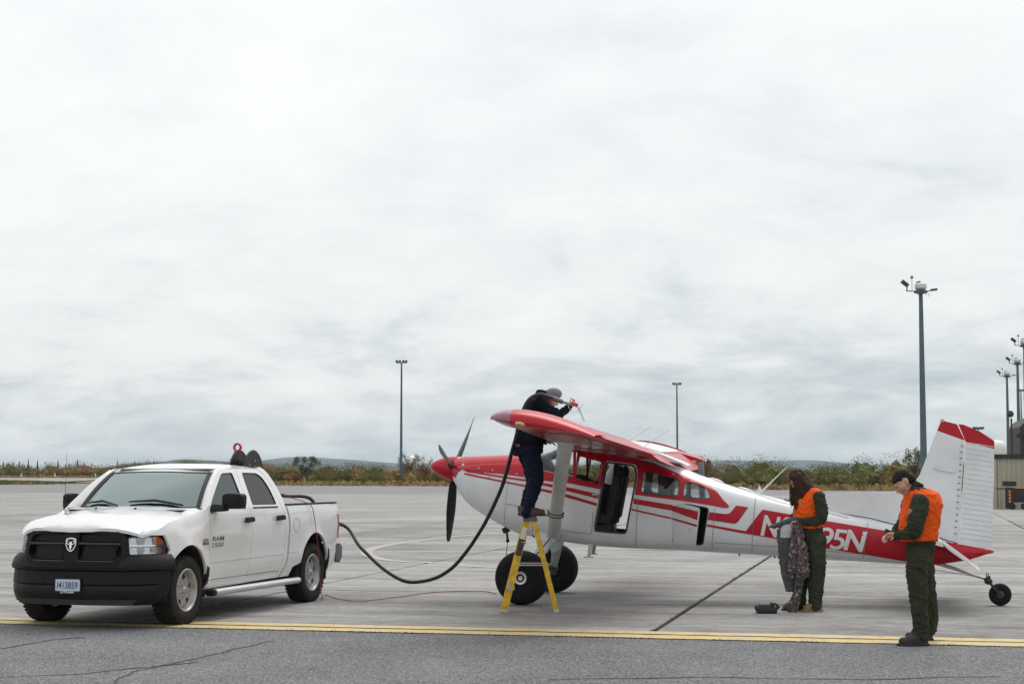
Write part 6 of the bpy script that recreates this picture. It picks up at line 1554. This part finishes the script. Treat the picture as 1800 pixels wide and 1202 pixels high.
shoe('boot', boot_dk, pc, P(1612, 1128, near - .02), .30, R(8)); shoe('boot', boot_dk, pc, P(1642, 1128, far_ + .26) , .28, R(2))
MB().box(P(1559, 933, -.02), (.075, .02, .04), Matrix.Rotation(R(25), 3, 'Y')).build('held_device', matt_black, pc, bevel=.006)

# ---- the long-haired pilot by the fuselage, holding folded gear (21.6 m away, facing left)
pb = empty('person', (3.735, 21.6, 0), 0, 'person with long brown hair in orange vest and olive suit holding folded gear', 'person')
U2 = .72 / 100
def P(a, b, y=0.): return Vector(((a - 1420) * U2, y, (1071 - b) * U2))
f = Fig()
f.loft([(*P(1424, 960), .145, .175), (*P(1424, 938), .15, .18), (*P(1423, 920), .14, .17), (*P(1422, 895), .15, .175), (*P(1424, 872), .13, .18), (*P(1420, 860), .08, .11)], 0)
f.chain([(P(1429, 950, -.095), .132), (P(1431, 985, -.10), .118), (P(1430, 1015, -.10), .103), (P(1428, 1045, -.10), .092), (P(1427, 1062, -.10), .088)])
f.chain([(P(1416, 950, .09), .125), (P(1412, 985, .10), .11), (P(1408, 1015, .10), .098), (P(1405, 1045, .10), .085), (P(1404, 1060, .10), .082)])
f.chain([(P(1434, 873, -.20), .078), (P(1438, 893, -.225), .078), (P(1437, 910, -.225), .068)]); f.chain([(P(1436, 913, -.22), .066), (P(1415, 916, -.20), .055), (P(1401, 916, -.16), .045)])
f.chain([(P(1416, 873, .18), .07), (P(1408, 895, .20), .062), (P(1400, 910, .16), .052), (P(1392, 910, .08), .042)])
f.cap(P(1420, 862), .055, P(1409, 850), .05, 1)
g = head(f, P(1403, 845), R(36), R(0), .98)
hand(f, P(1401, 916, -.155), (-1, .25, -.05), (0, .15, 1), -1, .75); hand(f, P(1393, 911, .075), (-1, -.3, -.05), (0, 0, 1), 1, .7)
f.build('body', [olive, skin], pb, .0085, 2, .019, 7, cloth=(0,)); face_bits(g, pb, hair_b)
hr = Fig(); hr.ell(g(.022, 0, .055), (.108, .088, .096)); hr.cap(g(.05, 0, 0), .075, P(1424, 862), .066); hr.cap(P(1424, 862), .07, P(1421, 880, -.03), .05)
hr.chain([(g(-.045, -.06, .09), .028), (g(-.045, -.082, .02), .03), (P(1398, 862, -.10), .034), (P(1397, 880, -.12), .034), (P(1394, 893, -.12), .016)])
hr.chain([(g(-.02, -.07, .08), .035), (g(.0, -.086, .0), .04), (P(1406, 868, -.12), .042), (P(1404, 884, -.125), .028)])
hr.chain([(g(-.03, .065, .09), .03), (g(-.03, .085, .0), .035), (P(1398, 870, .10), .035), (P(1394, 888, .10), .018)])
hr.chain([(g(.03, -.075, .05), .04), (P(1416, 856, -.10), .05), (P(1412, 876, -.115), .03)])
hair_o = hr.build('hair', [hair_b], pb, .008, 1, .008, 26)
random.seed(5)
stn = MB()
for k in range(130):
    y0 = random.uniform(-.1, .1); a = g(random.uniform(-.06, .05), math.copysign(.088, y0) * random.uniform(.8, 1.02), random.uniform(-.02, .07)); e_ = P(random.uniform(1391, 1412), random.uniform(872, 899), math.copysign(.125, y0) + random.uniform(-.03, .02)); mid_ = a.lerp(e_, .5) + Vector((random.gauss(0, .012) - .005, math.copysign(.012, y0), .01))
    stn.tube(smooth_path([a, mid_, e_], 3), [.005] * 5 + [.003, .002], 4)
tag(stn.build('hair_strand', hair_b, pb, 60), kind='stuff')
vs = Fig()
vs.loft([(*P(1419, 927), .175, .195), (*P(1419, 915), .18, .20), (*P(1420, 895), .185, .20), (*P(1424, 876), .165, .20), (*P(1426, 864), .13, .175), (*P(1424, 857), .09, .11)], 0, 28)
vs.cap(P(1404, 880, -.13), .04, P(1403, 915, -.13), .045); vs.cap(P(1402, 885, .12), .045, P(1401, 912, .12), .045)
vs.build('vest', [orange], pb, .009, 3, .018, 5.5)
MB().ell(P(1404, 888, -.16), (.028, .012, .035)).build('vest_buckle', mat('buckle_grey', (.2, .19, .17), .5), pb, 60)
shoe('boot', boot_tan, pb, P(1433, 1071, -.11), .24, R(3), .06, mat_sole=boot_tan); shoe('boot', boot_br, pb, P(1402, 1071, .10), .24, R(10), .06)
# gear hanging from the hands: a folded grey dry suit and a camouflage jacket and trousers
def drape(name, secs, m, parent, wr=.014, ws=9, vox=.009, label=None, cat=None):
    f_ = Fig(); f_.loft(secs, 0, 24); return f_.build(name, [m], parent, vox, 2, wr, ws)
grey_suit = mat('grey_suit', (.060, .062, .072), .75, var=.25, vscale=6, bump=.25, bscale=50)
gs = empty('dry_suit', pb.location, 0, 'folded dark grey suit hanging from the hands of the long-haired person', 'suit')
drape('suit_leg', [(*P(1385, 1037, -.10), .065, .035), (*P(1383, 1020, -.10), .085, .045), (*P(1380, 985, -.10), .105, .05), (*P(1378, 950, -.10), .11, .05), (*P(1377, 930, -.09), .10, .05)], grey_suit, gs)
sl = Fig(); sl.chain([(P(1402, 909, -.14), .028), (P(1385, 914, -.13), .036), (P(1366, 921, -.12), .034), (P(1350, 925, -.11), .015)]); sl.chain([(P(1400, 910, .02), .028), (P(1375, 919, .0), .04), (P(1358, 926, -.05), .02)]); sl.build('folded_collar', [grey_suit], gs, .008, 2, .008, 14)
drape('pale_lining', [(*P(1378, 944, -.105), .088, .052), (*P(1379, 934, -.105), .092, .055), (*P(1382, 920, -.105), .085, .05)], mat('pale_lining', (.42, .43, .45), .8, var=.1), gs, .006)
def camo():
    m = bpy.data.materials.new('camouflage'); m.use_nodes = True; t = m.node_tree; b = t.nodes['Principled BSDF']; b.inputs['Roughness'].default_value = .9
    co = t.nodes.new('ShaderNodeTexCoord'); n = t.nodes.new('ShaderNodeTexNoise'); n.inputs['Scale'].default_value = 22; n.inputs['Detail'].default_value = 4; t.links.new(co.outputs['Object'], n.inputs['Vector'])
    r = t.nodes.new('ShaderNodeValToRGB'); r.color_ramp.interpolation = 'CONSTANT'; e = r.color_ramp.elements; e[0].position = 0; e[0].color = (.018, .016, .018, 1); e[1].position = .42; e[1].color = (.10, .075, .075, 1)
    for p_, c_ in ((.50, (.045, .036, .036, 1)), (.56, (.16, .125, .125, 1)), (.63, (.28, .25, .26, 1))):
        q_ = e.new(p_); q_.color = c_
    t.links.new(n.outputs['Fac'], r.inputs[0]); t.links.new(r.outputs[0], b.inputs['Base Color']); return m
cam_m = camo()
cj = empty('camouflage_jacket', pb.location, 0, 'pinkish grey camouflage jacket draped over the grey suit', 'jacket')
jf = Fig(); jf.chain([(P(1397, 918, -.19), .03), (P(1396, 950, -.20), .055), (P(1398, 985, -.20), .075), (P(1400, 1012, -.19), .062)]); jf.chain([(P(1394, 922, -.18), .028), (P(1388, 955, -.19), .045), (P(1385, 990, -.19), .055), (P(1384, 1008, -.18), .045)]); jf.chain([(P(1399, 920, -.19), .025), (P(1406, 960, -.20), .045), (P(1409, 992, -.2), .05), (P(1411, 1008, -.2), .03)])
jf.build('cloth', [cam_m], cj, .009, 2, .018, 11)
ct = empty('camouflage_trousers', pb.location, 0, 'camouflage trouser leg hanging down to the apron from the person\'s hands', 'trousers')
drape('trouser_leg', [(*P(1386, 1071, -.17), .055, .06), (*P(1388, 1060, -.17), .062, .055), (*P(1396, 1035, -.17), .055, .05), (*P(1399, 1010, -.17), .06, .05), (*P(1398, 985, -.16), .05, .04)], cam_m, ct, .014, 10)

# ---- the refueller on the ladder, leaning over the wing (21.3 m away, facing right)
pa = empty('person', (.21, 21.45, 0), 0, 'person in navy hoodie and jeans on the ladder, leaning over the wing with the nozzle', 'person')
U3 = .713 / 100
def P(a, b, y=0.): return Vector(((a - 930) * U3, y, 1.78 + (823 - b) * U3))
f = Fig()
f.loft([(*P(927, 800), .165, .165), (*P(928, 786), .175, .175), (*P(929, 768), .165, .18), (*P(930, 750), .155, .19)], 2)
f.loft([(*P(929, 797), .178, .178), (*P(930, 780), .18, .19), (*P(931, 762), .17, .195), (*P(934, 742), .16, .20), (*P(940, 722), .155, .205), (*P(948, 706), .13, .19), (*P(954, 698), .09, .12)], 0)
f.chain([(P(934, 795, -.095), .118), (P(939, 818, -.10), .108), (P(943, 843, -.10), .092), (P(937, 866, -.10), .082), (P(928, 892, -.095), .072), (P(926, 901, -.095), .072)], 2)
f.chain([(P(926, 795, .09), .115), (P(934, 820, .10), .10), (P(938, 846, .10), .088), (P(930, 870, .10), .078), (P(924, 898, .10), .07)], 2)
f.chain([(P(950, 708, -.20), .078), (P(966, 722, -.24), .07), (P(981, 730, -.24), .058)]); f.chain([(P(984, 730, -.24), .055), (P(994, 722, -.27), .047), (P(1000, 716, -.30), .04)])
f.chain([(P(944, 712, .20), .075), (P(948, 745, .26), .065), (P(952, 768, .20), .052), (P(958, 775, .10), .042)])
f.chain([(P(953, 702), .07), (P(950, 693, 0), .066), (P(960, 693), .05)])                      # hood bunched behind the neck
f.cap(P(956, 700), .055, P(965, 697), .055, 1)
class Flip: pass
M0 = Matrix.Translation(P(970, 699)) @ Matrix.Rotation(math.pi, 4, 'Z')
c0 = P(970, 700); g = head(f, c0, R(38), math.pi, 1.0)
hand(f, P(999, 716, -.305), (.62, .1, .55), (.3, .2, -.6), -1, .9); hand(f, P(957, 776, .10), (1, -.1, -.05), (0, 0, 1), 1, .35)
f.build('body', [navy, skin, denim], pa, .0085, 2, .017, 7.5, cloth=(0, 2)); face_bits(g, pa, hair_d)
cp = Fig(); cp.ell(g(.014, 0, .062), (.108, .084, .076)); cp.build('cap', [cap_g], pa, .007, 2)
MB().prism(round_poly([(-.085, -.07), (-.185, -.045), (-.185, .045), (-.085, .07)], .03), -.004, .004, 'z').build('cap_peak', cap_g, pa, loc=g(0, 0, .055), rot=(Matrix.Rotation(math.pi, 4, 'Z') @ Matrix.Rotation(-R(38), 4, 'Y')).to_euler())
er = MB().lathe([(.02, -.012), (.036, -.012), (.036, .012), (.02, .014)], 16, 'y', (0, 0, 0)); er.build('ear_defender', mat('defender_red', (.42, .05, .03), .5), pa, 50, loc=g(.01, .088, -.005))
MB().box(P(911, 783, -.17), (.055, .012, .035)).build('belt_pouch', mat('pouch_brown', (.16, .05, .03), .6), pa, bevel=.004)
MB().rings([[P(929, 793) + Vector((.185 * math.cos(a), .18 * math.sin(a), dz)) for a in [math.tau * k / 28 for k in range(28)]] for dz in (-.018, .018)]).build('belt', boot_dk, pa, 50)
for y, m_, dx in ((-.105, boot_br, 0), (.10, boot_br, -4)):
    o = shoe('boot', m_, pa, Vector((P(922 + dx, 0).x, y, 1.19)), .30, math.pi, .09)
# ================================================================ AIR
hz = MB().box((0, 3450, 22), (13200, 8300, 46.6)).build('haze', None, None, 0)
hz.data.materials.clear(); hm = bpy.data.materials.new('air'); hm.use_nodes = True; ht = hm.node_tree; ht.nodes.clear()
ho = ht.nodes.new('ShaderNodeOutputMaterial'); hv = ht.nodes.new('ShaderNodeVolumePrincipled'); hv.inputs['Color'].default_value = (.62, .78, .88, 1); hv.inputs['Density'].default_value = 1.1e-4
ht.links.new(hv.outputs[0], ho.inputs['Volume']); hz.data.materials.append(hm); tag(hz, 'thin bluish air over the airfield', 'haze', kind='stuff')
